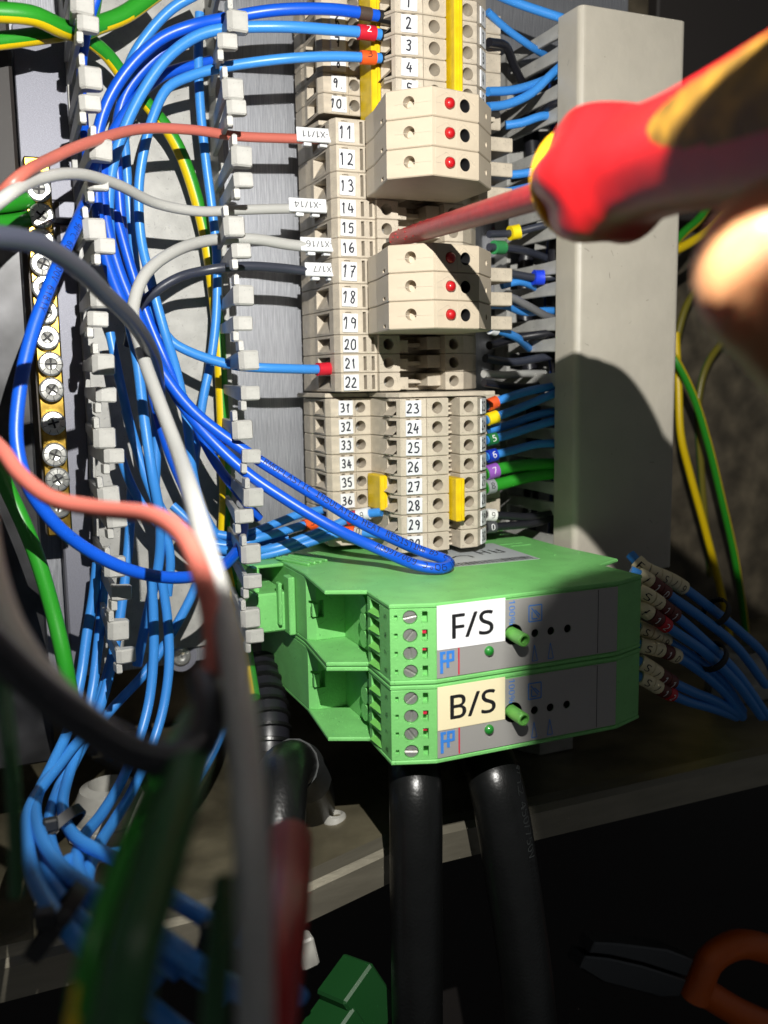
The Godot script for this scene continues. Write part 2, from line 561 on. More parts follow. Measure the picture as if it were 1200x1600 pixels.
func sleeve(w: Array, called: String, s0: float, s1: float, r: float, material: Material, txt := "", face := Vector3(-0.35, 0.1, 1), ink: Material = null, h := 2.2) -> void:
	# a short collar pushed over a wire between two lengths along it
	var pp: PackedVector3Array = w[1]
	var o: Node3D = w[0]
	O = o.position / U
	var seg := PackedVector3Array()
	if s0 < 0.0:
		var whole := 0.0
		for i in pp.size() - 1:
			whole += pp[i].distance_to(pp[i + 1])
		s0 += whole
		s1 += whole
	for k in 7:
		var s := lerpf(s0, s1, k / 6.0)
		var i := 0
		var left := s
		while i < pp.size() - 2 and left > pp[i].distance_to(pp[i + 1]):
			left -= pp[i].distance_to(pp[i + 1])
			i += 1
		seg.append(pp[i].lerp(pp[i + 1], left / maxf(0.001, pp[i].distance_to(pp[i + 1]))))
	var mb := MB.new()
	tube(mb, seg, r, 14)
	var c := obj(called, mb, material, o)
	if txt:
		var tb := MB.new()
		if (seg[seg.size() - 1] - seg[0]).x < 0.0:
			seg.reverse()
		var f := path([seg[0], seg[seg.size() / 2], seg[seg.size() - 1]], 0.5)
		var l := letters(txt)
		print_round(tb, txt, f, maxf(0.2, (s1 - s0) * 0.5 - h * 0.3 * txt.length()), face, r, h, "Droid Sans")
		obj("digit", tb, ink if ink else M.ink, c)

func inst(called: String, m: Mesh, material: Material, parent: Node3D, off: Vector3) -> MeshInstance3D:
	var o := MeshInstance3D.new()
	o.name = called
	o.mesh = m
	o.material_override = material
	parent.add_child(o, true)
	o.position = off * U
	return o

func poly(a: Array) -> PackedVector2Array:
	var p := PackedVector2Array()
	for i in range(0, a.size(), 2):
		p.append(Vector2(a[i], a[i + 1]))
	return p

func screw_head(at: Vector3, axis: Vector3, r: float, turn: float, th := 0.8) -> MB:
	# a slotted head: two half discs with a groove between them, on a recessed bed
	var mb := MB.new()
	axis = axis.normalized()
	var e := axis.cross(Y).normalized().rotated(axis, turn)
	var f := axis.cross(e)
	var g := r * 0.16
	for s in [-1.0, 1.0]:
		var p := PackedVector2Array()
		var a0 := asin(g / r)
		for i in 11:
			var a := lerpf(a0, PI - a0, i / 10.0)
			p.append(Vector2(cos(a), sin(a)) * r)
		prism(mb, p, at, e * s, f * s, axis, -th, 0.0, r * 0.08)
	lathe(mb, [Vector2(r * 0.97, -th - 0.1), Vector2(r * 0.97, -th * 0.7), Vector2(0, -th * 0.7)], at, axis, 20)
	return mb

func cross_head(at: Vector3, axis: Vector3, r: float, turn: float) -> MB:
	# a domed cross-recess head, dished in its middle
	var mb := MB.new()
	lathe(mb, [Vector2(r * 0.96, -1.6), Vector2(r, -1.4), Vector2(r, -0.35), Vector2(r * 0.86, 0.0), Vector2(r * 0.52, 0.12), Vector2(r * 0.44, -0.1), Vector2(0, -0.5)], at, axis, 24)
	var e := axis.cross(Y).normalized().rotated(axis, turn)
	var f := axis.cross(e)
	for i in 8:
		var d := e.rotated(axis, TAU * i / 8.0)
		box(mb, at + d * r * 0.66 + axis * 0.02, Vector3(r * 0.3, r * 0.055, 0.3), 0.04, Basis(d, axis.cross(d), axis))
	for d in [e, f]:
		box(mb, at - axis * 0.42, Vector3(r * 0.8, r * 0.2, 0.4), 0.05, Basis(d, axis.cross(d), axis))
	return mb

func deck_terminal() -> Node3D:
	# double-deck terminal block, 6.2 mm thick
	var o := thing("double_deck_terminal", "", "terminal block", Vector3(35, 0, 8), "double-deck terminal blocks")
	var b := MB.new()
	prism(b, poly([1.4, 8, 1.2, 15, 1.6, 17, 0.8, 32, 2, 34.2, 16.5, 34.2, 17, 46, 15.6, 52, 17.4, 56.8, 26, 58, 34.3, 58, 34.3, 49, 38.6, 49, 38.6, 58, 45.2, 58, 52.5, 51, 54, 34, 68, 34, 69, 17, 73, 14, 73, 8]), Vector3.ZERO, X, Z, Y, -3.1, 3.1, 0.28)
	var cuts := [drill(1.85, Vector3(12.8, 0, 34.2), Z, 9), drill(1.95, Vector3(30.2, 0, 58), Z, 9), drill(1.95, Vector3(41.9, 0, 58), Z, 9), drill(1.85, Vector3(58, 0, 34), Z, 9)]
	cuts.append(blk(Vector3(11, -2.3, 47.2), Vector3(20, 2.3, 55.2)))
	cuts.append(blk(Vector3(-2, -2.3, 20), Vector3(6.5, 2.3, 30.5)))
	cuts.append(blk(Vector3(50, -2.3, 38), Vector3(60, 2.3, 47)))
	for x in [5.4, 8.4]:
		cuts.append(blk(Vector3(x, 2.45, 33), Vector3(x + 1.3, 2.9, 36)))
	for x in [19.5, 22.6]:
		cuts.append(blk(Vector3(x, 2.45, 56.4), Vector3(x + 1.3, 2.9, 60)))
	cuts.append(blk(Vector3(10.7, -2.7, 33.7), Vector3(10.95, 2.7, 36)))
	cuts.append(blk(Vector3(26.2, -2.9, 57.5), Vector3(26.45, 2.9, 60)))
	b = await cut(b, cuts)
	obj("housing", b, M.beige, o)
	var k := 0
	for at in [Vector3(12.8, 0, 28.5), Vector3(30.2, 0, 52), Vector3(41.9, 0, 52)]:
		obj("screw", screw_head(at, Z, 1.75, 0.5 + k * 0.7), M.screw, o)
		k += 1
	var ribs := MB.new()
	for i in 4:
		span(ribs, Vector3(34.4, -2.6 + i * 1.5, 49), Vector3(38.5, -1.8 + i * 1.5, 52.5 - (i % 2)), 0.15)
	obj("rib_insert", ribs, M.beige, o)
	var fun := MB.new()
	fun.quad(Vector3(15.4, -2.3, 47.3), Vector3(15.4, -2.3, 55.1), Vector3(20, 2.2, 55.1), Vector3(20, 2.2, 47.3), Vector3(-1, 1, 0))
	fun.quad(Vector3(0.9, -2.3, 20.1), Vector3(0.9, -2.3, 30.4), Vector3(6.4, 2.2, 30.4), Vector3(6.4, 2.2, 20.1), Vector3(-1, 1, 0))
	obj("wire_funnel", fun, M.beige, o)
	return o

func fuse_terminal(w: float, lever: bool) -> Node3D:
	var o := thing("fuse_terminal" if lever else "feed_through_terminal", "", "terminal block", Vector3(30, 0, 8), "fuse terminals with red lamps" if lever else "open terminals between the fuse levers")
	var h := w / 2.0 - 0.06
	var b := MB.new()
	prism(b, poly([1.8, 8, 1.6, 16, 2.0, 20, 1.5, 40, 2.6, 43, 15.5, 43, 15.5, 45, 23, 45, 23, 31, 40, 31, 40, 45, 47, 45, 53, 40, 58, 34, 58, 8]), Vector3.ZERO, X, Z, Y, -h, h, 0.25)
	var cuts := [drill(1.9, Vector3(18.9, 0, 45), Z, 9), drill(1.9, Vector3(43.3, 0, 45), Z, 9)]
	for x in [10.7, 13.6]:
		cuts.append(blk(Vector3(x, -h + 0.7, 40), Vector3(x + 1.1, h - 0.7, 46)))
	cuts.append(blk(Vector3(-1, -h + 0.8, 23), Vector3(6, h - 0.8, 36)))
	cuts.append(blk(Vector3(4.4, h - 1.3, 42.2), Vector3(6.6, h - 0.8, 45)))
	b = await cut(b, cuts)
	var step := MB.new()
	span(step, Vector3(23, -h + 0.4, 31), Vector3(27, h - 1.6, 43), 0.15)
	span(step, Vector3(35, -h + 1.4, 31), Vector3(40, h - 0.4, 41.5), 0.15)
	span(step, Vector3(27, -0.7, 31), Vector3(35, 0.7, 36), 0.15)
	b.join(step)
	obj("housing", b, M.beige, o)
	var fun := MB.new()
	fun.quad(Vector3(1.7, -h + 0.8, 23.1), Vector3(1.7, -h + 0.8, 35.9), Vector3(5.9, h - 0.8, 35.9), Vector3(5.9, h - 0.8, 23.1), Vector3(-1, 1, 0))
	obj("wire_funnel", fun, M.beige, o)
	for x in [18.9, 43.3]:
		obj("screw", screw_head(Vector3(x, 0, 39), Z, 1.8, x), M.screw, o)
	if lever:
		var tab := MB.new()
		span(tab, Vector3(53, -2.3, 30), Vector3(66.5, 2.3, 45), 0.3)
		obj("end_tab", tab, M.beige, o)
		var lv := MB.new()
		prism(lv, poly([11.5, 46, 10.5, 55, 6.3, 74, 16.2, 84, 33, 81, 43.8, 69.5, 44, 46]), Vector3.ZERO, X, Z, Y, -h, h, 0.3)
		var nl := Vector3(-0.69, 0, 0.724).normalized()
		var nr := Vector3(0.176, 0, 0.984).normalized()
		var nc := Vector3(0.73, 0, 0.68).normalized()
		var lc := [drill(1.75, Vector3(11.2, 0.2, 79), nl, 4), drill(1.9, Vector3(27.9, 0, 81.9), nr, 6), drill(0.9, Vector3(39.2, 0, 74.3), nc, 3), drill(1.75, Vector3(22.3, 0, 82.9), nr, 1.0)]
		lc.append(blk(Vector3(5, -h + 0.9, 66), Vector3(9.6, -h + 1.9, 69)))
		lv = await cut(lv, lc)
		var lo := obj("fuse_lever", lv, M.beige_lever, o)
		var grv := MB.new()
		for q in [[Vector3(8.2, -0.1, 76), Vector3(16.0, -0.1, 83.9), nl], [Vector3(17.6, 0.9, 83.8), Vector3(21.2, 2.9, 83.2), nr], [Vector3(21.2, 2.9, 83.2), Vector3(24.4, 1.0, 82.6), nr], [Vector3(25.2, 0.9, 82.45), Vector3(27.2, 3.2, 82.1), nr], [Vector3(27.2, 3.2, 82.1), Vector3(31.6, 0.2, 81.3), nr], [Vector3(17.4, 3.7, 83.85), Vector3(17.4, -3.7, 83.85), nr], [Vector3(24.9, 3.7, 82.5), Vector3(24.9, -3.7, 82.5), nr], [Vector3(17.4, -0.3, 83.85), Vector3(19.9, -0.3, 83.4), nr]]:
			var d: Vector3 = q[1] - q[0]
			var e := d.normalized()
			box(grv, (q[0] + q[1]) / 2.0, Vector3(d.length(), 0.13, 0.12), 0.02, Basis(e, Vector3(q[2]).cross(e), q[2]))
		obj("moulded_line", grv, M.beige, lo)
		var ld := MB.new()
		lathe(ld, [Vector2(1.6, -0.6), Vector2(1.6, 0.5), Vector2(1.4, 1.1), Vector2(0.9, 1.5), Vector2(0.35, 1.7), Vector2(0, 1.72)], Vector3(22.3, 0, 82.7), nr, 20, true)
		obj("indicator_lamp", ld, M.led_red, lo)
		var sock := MB.new()
		lathe(sock, [Vector2(1.85, 0.0), Vector2(1.7, -0.2), Vector2(1.6, -5.5), Vector2(0, -5.6)], Vector3(27.9, 0, 81.85), nr, 20)
		obj("test_socket", sock, M.dark, lo)
	return o

func paper_tag(o: Node3D, txt: String, mid: Vector3, eu: Vector3, ev: Vector3, w: float, h: float, th: float, size: float) -> void:
	var ew := eu.cross(ev).normalized()
	var mb := MB.new()
	var tilt := rng.randf_range(-0.03, 0.03)
	var a := eu.rotated(ew, tilt)
	var b := ev.rotated(ew, tilt)
	box(mb, mid + ew * th * 0.5, Vector3(w, h, th), 0.12, Basis(a, b, ew))
	var t := obj("number_tag", mb, M.tagwhite, o)
	var ink := MB.new()
	handwrite(ink, txt, mid + ew * (th + 0.02), a, b, size, 0.5)
	obj("handwritten_number", ink, M.pen, t)

func duct_finger(sx: float, lower: bool) -> MB:
	# one finger of slotted duct, hooked at the tip; sx is the side that the hook points to
	var mb := MB.new()
	prism(mb, poly([-1.5, 12, 1.5, 12, 1.9, 34, 2.5, 59, -2.5, 59, -1.9, 34]), Vector3.ZERO, Y, Z, X, -0.7, 0.7, 0.2)
	if lower:
		prism(mb, poly([-0.9, 57.5, 4.2, 58.2, 4.9, 59.6, 4.6, 61.2, 0.6, 61.8, -0.9, 61]), Vector3(0, 0.2, 0), X * sx, Z, Y, -2.0, 2.2, 0.4)
		prism(mb, poly([-1.5, 57.5, 1.0, 57.5, 0.6, 60.8, -1.0, 60.8]), Vector3(0, -3.4, 0), X, Z, Y, -1.5, 1.6, 0.4)
	else:
		prism(mb, poly([-0.9, 56.5, 4.6, 57.4, 5.4, 58.8, 5.0, 61.2, 0.6, 62.2, -0.9, 61]), Vector3(0, -0.3, 0), X * sx, Z, Y, -2.9, 2.9, 0.5)
		prism(mb, poly([-1.0, 57.5, 1.2, 57.5, 0.8, 61.8, -0.6, 61.8]), Vector3(0, 3.9, 0), X, Z, Y, -1.6, 1.8, 0.45)
	return mb

func setting() -> void:
	var mb := MB.new()
	span(mb, Vector3(-135, -42, -2.5), Vector3(148, 240, 0), 0.3)
	struct("mounting_plate", mb, M.plate)
	mb = MB.new()
	span(mb, Vector3(-320, -140, -84), Vector3(760, 420, -80), 0)
	struct("enclosure_back_wall", mb, M.backwall)
	mb = MB.new()
	span(mb, Vector3(205, 135, -60), Vector3(620, 420, -52), 1)
	struct("added_dark_panel", mb, M.blackpaint)  # panel added to keep the upper right background dark
	mb = MB.new()
	# floor of the enclosure and its folded front lip
	prism(mb, poly([-300, -97.5, -28, -95.6, 12, -86.6, 420, -86.6, 420, -84.1, 12, -84.1, -28, -93.2, -300, -95.0]), Vector3.ZERO, X, Y, Z, -79, 74, 0.2)
	struct("enclosure_floor", mb, M.floorsteel)
	mb = MB.new()
	var prof := poly([72, -84.0, 78.5, -84.0, 80.6, -85.6, 80.9, -95.0, 79.5, -95.4, 79.3, -86.8, 78.2, -85.6, 72, -85.6])
	prism(mb, prof, Vector3.ZERO, Z, Y, X, 12.1, 420, 0.12)
	var left := MB.new()
	prism(left, prof, Vector3(12, 0, 0), Z, Y, Vector3(1, 0.2275, 0), -40, -0.1, 0.12)
	prism(left, prof, Vector3(-28, -9.1, 0), Z, Y, Vector3(1, 0.0066, 0), -272, -0.1, 0.12)
	mb.join(left)
	struct("enclosure_floor_lip", mb, M.lip)
	mb = MB.new()
	span(mb, Vector3(-330, -400, -200), Vector3(760, -396, 320), 0)
	struct("lower_floor", mb, M.sidepanel)
	mb = MB.new()
	span(mb, Vector3(-330, -400, -60), Vector3(760, -150, -56), 0)
	struct("lower_back_wall", mb, M.blackpaint)
	mb = MB.new()
	span(mb, Vector3(-165, -60, 26), Vector3(-92.5, 100, 29), 0.8)
	solo("side_cover_panel", mb, M.sidepanel, "dark grey smudged metal cover beside the brass earth bar", "cover panel", Vector3(-130, -60, 27))
	mb = MB.new()
	span(mb, Vector3(-150, 101, 14), Vector3(-91.5, 240, 24), 1.0)
	solo("edge_post", mb, M.blackpaint, "black upright frame edge at the upper corner beside the silver bracket", "frame", Vector3(-120, 101, 19))

func open_duct() -> void:
	var o := thing("open_wiring_duct", "grey slotted wiring duct with its cover off and blue wires spilling out", "wiring duct", Vector3(-56, -30, 0))
	var mb := MB.new()
	span(mb, Vector3(-75, -36, 0.3), Vector3(-26, 236, 1.9), 0.2)
	obj("duct_base", mb, M.duct, o)
	for s in [[-74.0, -0.04], [-27.0, -0.16]]:
		mb = MB.new()
		span(mb, Vector3(s[0] - 0.9, -36, 2), Vector3(s[0] + 0.9, 236, 13), 0.2)
		obj("duct_side", mb, M.duct, o)
		var keep := O
		O = Vector3.ZERO
		var up := mesh_of(duct_finger(1.0, false))
		var dn := mesh_of(duct_finger(1.0, true))
		O = keep
		for k in 14:
			var y := -15.6 + 19.1 * k if s[0] < -50 else -16.4 + 19.4 * k
			for q in [[up, 3.9], [dn, -3.7]]:
				var f := inst("finger", q[0], M.duct, o, Vector3(s[0], y + q[1] + rng.randf_range(-0.5, 0.5), 0) - O)
				f.rotation = Vector3(rng.randf_range(-0.03, 0.03), s[1] + rng.randf_range(-0.03, 0.03), rng.randf_range(-0.05, 0.05))

func covered_trunking() -> void:
	var o := thing("covered_trunking", "tall grey trunking with its smooth cover on and slotted side", "trunking", Vector3(105, -12, 0))
	var mb := MB.new()
	var r := PackedVector2Array()
	r.append_array(poly([83.0, 47]))
	for i in 6:
		var a := PI - i * PI / 10.0
		r.append(Vector2(85.2 + cos(a) * 2.2, 57.8 + sin(a) * 2.2))
	for i in 6:
		var a := PI / 2.0 - i * PI / 10.0
		r.append(Vector2(124.8 + cos(a) * 2.2, 57.8 + sin(a) * 2.2))
	r.append_array(poly([127, 47, 125.7, 47, 125.7, 57.4, 124.4, 58.7, 85.6, 58.7, 84.3, 57.4, 84.3, 47]))
	prism(mb, r, Vector3.ZERO, X, Z, Y, -12, 180.2, 0.25)
	obj("cover", mb, M.lid, o)
	mb = MB.new()
	span(mb, Vector3(85, -12, 0.3), Vector3(125, 180, 1.9), 0.2)
	obj("duct_base", mb, M.duct, o)
	for x in [85.4, 124.4]:
		mb = MB.new()
		span(mb, Vector3(x - 0.8, -12, 2), Vector3(x + 0.8, 180, 11), 0.2)
		obj("duct_side", mb, M.duct, o)
		var f := MB.new()
		prism(f, poly([-2.0, 9, 2.0, 9, 2.2, 38, 2.5, 45, 3.5, 50.5, 3.5, 57, -3.5, 57, -3.5, 50.5, -2.5, 45, -2.2, 38]), Vector3.ZERO, Y, Z, X, -0.8, 0.8, 0.25)
		prism(f, poly([-3.3, 51.5, 3.3, 51.5, 3.3, 56.5, -3.3, 56.5]), Vector3(-1.0 if x < 100 else 1.0, 0, 0), Y, Z, X, -0.5, 0.5, 0.2)
		var keep := O
		O = Vector3.ZERO
		var fm := mesh_of(f)
		O = keep
		for k in 10:
			for d in [3.75, -3.75]:
				var y: float = -5.0 + 19.8 * k + d
				if y < 178.0:
					inst("finger", fm, M.duct, o, Vector3(x, y, 0) - O)

func terminals() -> void:
	var mb := MB.new()
	prism(mb, poly([17.5, 0.2, 24, 0.2, 24, 6.5, 46, 6.5, 46, 0.2, 52.5, 0.2, 52.5, 1.4, 47.2, 1.4, 47.2, 7.6, 22.8, 7.6, 22.8, 1.4, 17.5, 1.4]), Vector3.ZERO, X, Z, Y, -48, 190, 0.15)
	solo("mounting_rail", mb, M.zinc, "zinc plated rail that carries the beige terminals", "rail", Vector3(35, -48, 0))
	var proto := await deck_terminal()
	# lower column 23-30, then upper column 1-5
	var rows := []
	for k in 8:
		rows.append([23 + k, 31 + k if k < 6 else 0, 49.9 - 6.35 * k])
	for k in 5:
		rows.append([5 - k, 10 - k, 148.2 + 6.35 * k])
	rows.append([0, 0, 148.2 + 6.35 * 5])
	var blocks := [proto]
	for i in rows.size() - 1:
		blocks.append(copy(proto, "double_deck_terminal", Vector3(35, 0, 8), ""))
	var bi := 0
	for r in rows:
		var label := "beige double-deck terminal block with handwritten tag %s" % WORDS[r[0]]
		if r[1]:
			label += " above lower tag %s" % WORDS[r[1]]
		if r[0] == 0:
			label = "topmost beige double-deck terminal block at the upper picture edge"
		var o: Node3D
		var at := Vector3(35, r[2], 8)
		o = blocks[bi]
		bi += 1
		o.position = at * U
		o.set_meta("label", label)
		O = at
		if r[0]:
			var sl := Vector3(8.6, 0, 1.2).normalized()
			paper_tag(o, str(r[0]), Vector3(21.8, r[2] - 0.1, 57.42), sl, Y, 5.4, 5.2, 0.5, 3.1)
			var sr := Vector3(7.3, 0, -7).normalized()
			paper_tag(o, str(r[0]), Vector3(49.1, r[2] - 0.1, 54.4), sr, Y, 5.2, 5.2, 0.5, 3.0)
		if r[1]:
			paper_tag(o, str(r[1]) + ("." if r[1] in [9, 10] else ""), Vector3(7.3, r[2] - 0.1, 34.25), X, Y, 5.2, 5.0, 0.5, 2.9)
	var p8 := await fuse_terminal(8.2, true)
	var p6 := await fuse_terminal(6.2, false)
	var fr := [[11, 137.6, 1], [12, 129.4, 1], [13, 121.2, 1], [14, 114.0, 0], [15, 107.8, 0], [16, 101.6, 0], [17, 94.4, 1], [18, 86.2, 1], [19, 78.0, 1], [20, 70.8, 0], [21, 64.6, 0], [22, 58.4, 0]]
	var stock8 := [p8]
	var stock6 := [p6]
	for i in 5:
		stock8.append(copy(p8, "fuse_terminal", Vector3(30, 0, 8), ""))
		stock6.append(copy(p6, "feed_through_terminal", Vector3(30, 0, 8), ""))
	for r in fr:
		var at := Vector3(30, r[1], 8)
		var o: Node3D = p8 if r[2] else p6
		var label: String = ("beige fuse terminal tagged %s with closed lever and red lamp" if r[2] else "beige open-topped terminal block tagged %s") % WORDS[r[0]]
		o = (stock8 if r[2] else stock6).pop_front()
		o.position = at * U
		o.set_meta("label", label)
		O = at
		paper_tag(o, str(r[0]), Vector3(6.1, r[1] + (-0.3 if r[2] else 0.0), 43.05), X, Y, 5.4, 6.0 if r[2] else 5.2, 0.45, 3.6 if r[2] else 3.2)
	for e in [[140.9 + 1.35, 1.5, "beige end plate above the first fuse lever"], [54.1, 1.5, "beige end plate between tags twenty-two and twenty-three"]]:
		mb = MB.new()
		prism(mb, poly([-1, 8, 0.5, 33, 16, 33.5, 15.5, 50, 17.5, 56, 53, 56, 55, 34, 58, 8]), Vector3.ZERO, X, Z, Y, e[0] - e[1] / 2.0, e[0] + e[1] / 2.0, 0.2)
		solo("end_plate", mb, M.beige, e[2], "end plate", Vector3(30, e[0], 8), "terminal end plates")
	# yellow jumper bars
	for j in [[Vector3(14.0, 141.8, 36), Vector3(17.6, 187, 46), "long yellow jumper bar behind the wires of terminals one to three"], [Vector3(35.2, 143, 50), Vector3(38.2, 187, 62), "long yellow jumper bar in the channel beside tags one to five"], [Vector3(14.2, 15.6, 36), Vector3(17.3, 27.4, 47), "short yellow jumper beside tags thirty-five and thirty-six"], [Vector3(35.0, 12.2, 50), Vector3(38.3, 26.6, 62), "short yellow jumper beside tags twenty-seven and twenty-eight"]]:
		mb = MB.new()
		span(mb, j[0], j[1], 0.35)
		var lo: Vector3 = j[0]
		var hi: Vector3 = j[1]
		var o := thing("jumper_bar", j[2], "jumper bar", Vector3((lo.x + hi.x) / 2.0, lo.y, lo.z), "yellow jumper bars")
		obj("jumper_body", mb, M.yellow, o)
		mb = MB.new()
		span(mb, Vector3((lo.x + hi.x) / 2.0 + 0.1, lo.y + 0.4, hi.z - 0.2), Vector3((lo.x + hi.x) / 2.0 + 0.9, hi.y - 0.4, hi.z + 0.5), 0.1)
		obj("jumper_ridge", mb, M.yellow, o)
	mb = MB.new()
	for i in 7:
		span(mb, Vector3(12.5 + i * 2.4, 184.5, 38), Vector3(14.4 + i * 2.4, 200, 56 + (i % 2)), 0.25)
	span(mb, Vector3(12, 186, 36), Vector3(29, 200, 54), 0.3)
	solo("yellow_jumper_comb", mb, M.yellow, "ribbed yellow comb jumper at the picture top above the uppermost blue wire", "jumper bar", Vector3(20, 184.5, 36), "yellow jumper bars")

func signal_module(y: float) -> Node3D:
	var o := thing("signal_module", "", "signal module", Vector3(30, y, 8), "green signal modules")
	var D := Vector3(0, y, 0)
	var core := MB.new()
	prism(core, poly([-18, 10, -18, 62, -15.5, 64, -6, 64, -6, 90, -10, 92.6, -11.4, 111.4, 0, 115.5, 60, 115.5, 71.4, 111.4, 70, 92.6, 66, 90, 66, 64, 75.5, 64, 78, 62, 78, 10]), D, X, Z, Y, -21.15, -1.25, 0.15)
	var nf := Vector3(-4.1, 0, 11.4).normalized()
	var ef := Vector3(11.4, 0, 4.1).normalized()
	var ys := [-3.7, -8.7, -13.7, -18.7]
	var cuts := []
	for q in ys:
		cuts.append(drill(2.0, D + Vector3(-6.3, q, 113.25), nf, 1.5))
		cuts.append(blk(D + Vector3(-14, q - 1.9, 95.0), D + Vector3(-6, q + 1.9, 103.0)))
		var sq := MB.new()
		box(sq, D + Vector3(-9.9, q, 112.0), Vector3(0.9, 1.4, 2.4), 0.0, Basis(ef, Y, nf))
		cuts.append(sq)
		sq = MB.new()
		box(sq, D + Vector3(-2.55, q, 114.6), Vector3(1.5, 3.2, 5.0), 0.0, Basis(ef, Y, nf))
		cuts.append(sq)
	cuts.append(blk(D + Vector3(-17.4, -14.0, 61), D + Vector3(-13, -8.5, 67)))
	cuts.append(drill(3.1, D + Vector3(24.2, -11.5, 115.5), Z, 7))
	for x in [31.3, 36.6, 42.2]:
		cuts.append(drill(1.25, D + Vector3(x, -12, 115.5), Z, 6))
	core = await cut(core, cuts)
	var pocket := MB.new()
	for i in 3:
		lathe(pocket, [Vector2(0, -1.6), Vector2(2.7, -1.6), Vector2(2.7, 1.2), Vector2(2.3, 1.6), Vector2(0, 1.6)], D + Vector3(-6.4, -6.2 - i * 5.2, 84.0), X, 16)
		span(pocket, D + Vector3(-8.2, -8.0 - i * 5.2, 86.5), D + Vector3(-6.0, -5.0 - i * 5.2, 89.6), 0.3)
	core.join(pocket)
	var clip := MB.new()
	span(clip, D + Vector3(-17.0, -13.4, 63.4), D + Vector3(-15.2, -9.2, 65.0), 0.2)
	core.join(clip)
	obj("housing", core, M.module, o)
	for s in [[-1.25, 0.0], [-22.4, -21.15]]:
		var pl := MB.new()
		prism(pl, poly([-18, 10, -18, 60, -21, 87.4, -10.2, 92.7, -11.6, 111.5, -0.1, 115.75, 60.1, 115.75, 71.6, 111.5, 70.2, 92.7, 81, 87.4, 78, 60, 78, 10]), D, X, Z, Y, s[0], s[1], 0.3)
		obj("side_plate", pl, M.module, o)
	var ft := MB.new()
	span(ft, D + Vector3(-29.5, -21.6, 22), D + Vector3(-19, -8.6, 47), 0.6)
	span(ft, D + Vector3(-29.5, -8.8, 22), D + Vector3(-27.5, -0.6, 44), 0.4)
	span(ft, D + Vector3(-29.5, -1.6, 22), D + Vector3(-18, -0.5, 40), 0.4)
	span(ft, D + Vector3(-23.0, -19.0, 46.5), D + Vector3(-21.8, -5.0, 49.5), 0.3)
	span(ft, D + Vector3(-20.4, -22.0, 46.5), D + Vector3(-18.2, -3.0, 52.0), 0.3)
	if y > -1.0:
		obj("rail_foot", ft, M.module, o)
	var rb := MB.new()
	for i in 4:
		box(rb, D + Vector3(-15.8 + i * 2.5, 0.45, 43 - i * 1.3), Vector3(1.0, 0.9, 17.0), 0.2, Basis(Y, 0.35))
	obj("grip_ridge", rb, M.module, o)
	var k := 0
	for q in ys:
		obj("screw", screw_head(D + Vector3(-6.3, q, 113.25) - nf * 0.55, nf, 1.85, [0.2, 0.9, 1.7, 2.6][k] + (0.5 if y < -5 else 0.0)), M.brightscrew, o)
		var fm := MB.new()
		fm.quad(D + Vector3(-11.0, q - 1.8, 95.1), D + Vector3(-11.0, q - 1.8, 102.9), D + Vector3(-6.2, q + 1.8, 102.9), D + Vector3(-6.2, q + 1.8, 95.1), Vector3(-1, 1, 0))
		obj("wire_funnel", fm, M.plug, o)
		var tx := MB.new()
		var sd := Vector3(-1.4, 0, 18.8).normalized()
		print_flat(tx, ["5", "6", "7", "8"][k], D + Vector3(-11.22, q - 0.2, 108.2), Y, -sd, 1.9, 0.16)
		obj("moulded_number", tx, M.dark, o)
		k += 1
	var red := MB.new()
	for q in [-7.6, -12.3]:
		box(red, D + Vector3(-2.4, q, 113.6), Vector3(1.2, 1.5, 1.0), 0.1, Basis(ef, Y, nf))
	obj("red_tab", red, M.redprint, o)
	var fp := MB.new()
	span(fp, D + Vector3(0.4, -20.9, 115.55), D + Vector3(59.6, -1.5, 115.8), 0.06)
	var fc := [drill(3.0, D + Vector3(24.2, -11.5, 115.8), Z, 2)]
	for x in [31.3, 36.6, 42.2]:
		fc.append(drill(1.2, D + Vector3(x, -12, 115.8), Z, 2))
	fp = await cut(fp, fc)
	var face := obj("faceplate", fp, M.faceplate, o)
	var bp := MB.new()
	print_flat(bp, "100%", D + Vector3(23.7, -5.2, 115.8), -Y, X, 1.9, 0.09, "Droid Sans", 1.15)
	var lift := [0.0]
	var F := func(a: Vector2, b: Vector2, w: float) -> void:
		var d := (b - a).normalized()
		var s := Vector2(-d.y, d.x) * w * 0.5
		lift[0] += 0.004
		var zz: float = 115.88 + lift[0]
		bp.quad(D + Vector3(a.x - s.x, a.y - s.y, zz), D + Vector3(a.x + s.x, a.y + s.y, zz), D + Vector3(b.x + s.x, b.y + s.y, zz), D + Vector3(b.x - s.x, b.y - s.y, zz), Z)
	# the boxed arrow, the setting wedges and the bar emblem
	for q in [[29.2, -3.9, 33.4, -3.9], [33.4, -3.9, 33.4, -8.5], [33.4, -8.5, 29.2, -8.5], [29.2, -8.5, 29.2, -3.9], [30.0, -4.6, 32.5, -7.6], [30.2, -7.8, 30.2, -5.6], [30.2, -7.8, 32.0, -7.8], [31.2, -5.3, 32.8, -6.9]]:
		F.call(Vector2(q[0], q[1]), Vector2(q[2], q[3]), 0.34)
	for x in [31.2, 36.5]:
		for q in [[0.9, -20.0, -0.9, -20.0], [-0.9, -20.0, -0.15, -15.4], [0.9, -20.0, -0.15, -15.4]]:
			F.call(Vector2(x + q[0], q[1]), Vector2(x + q[2], q[3]), 0.24)
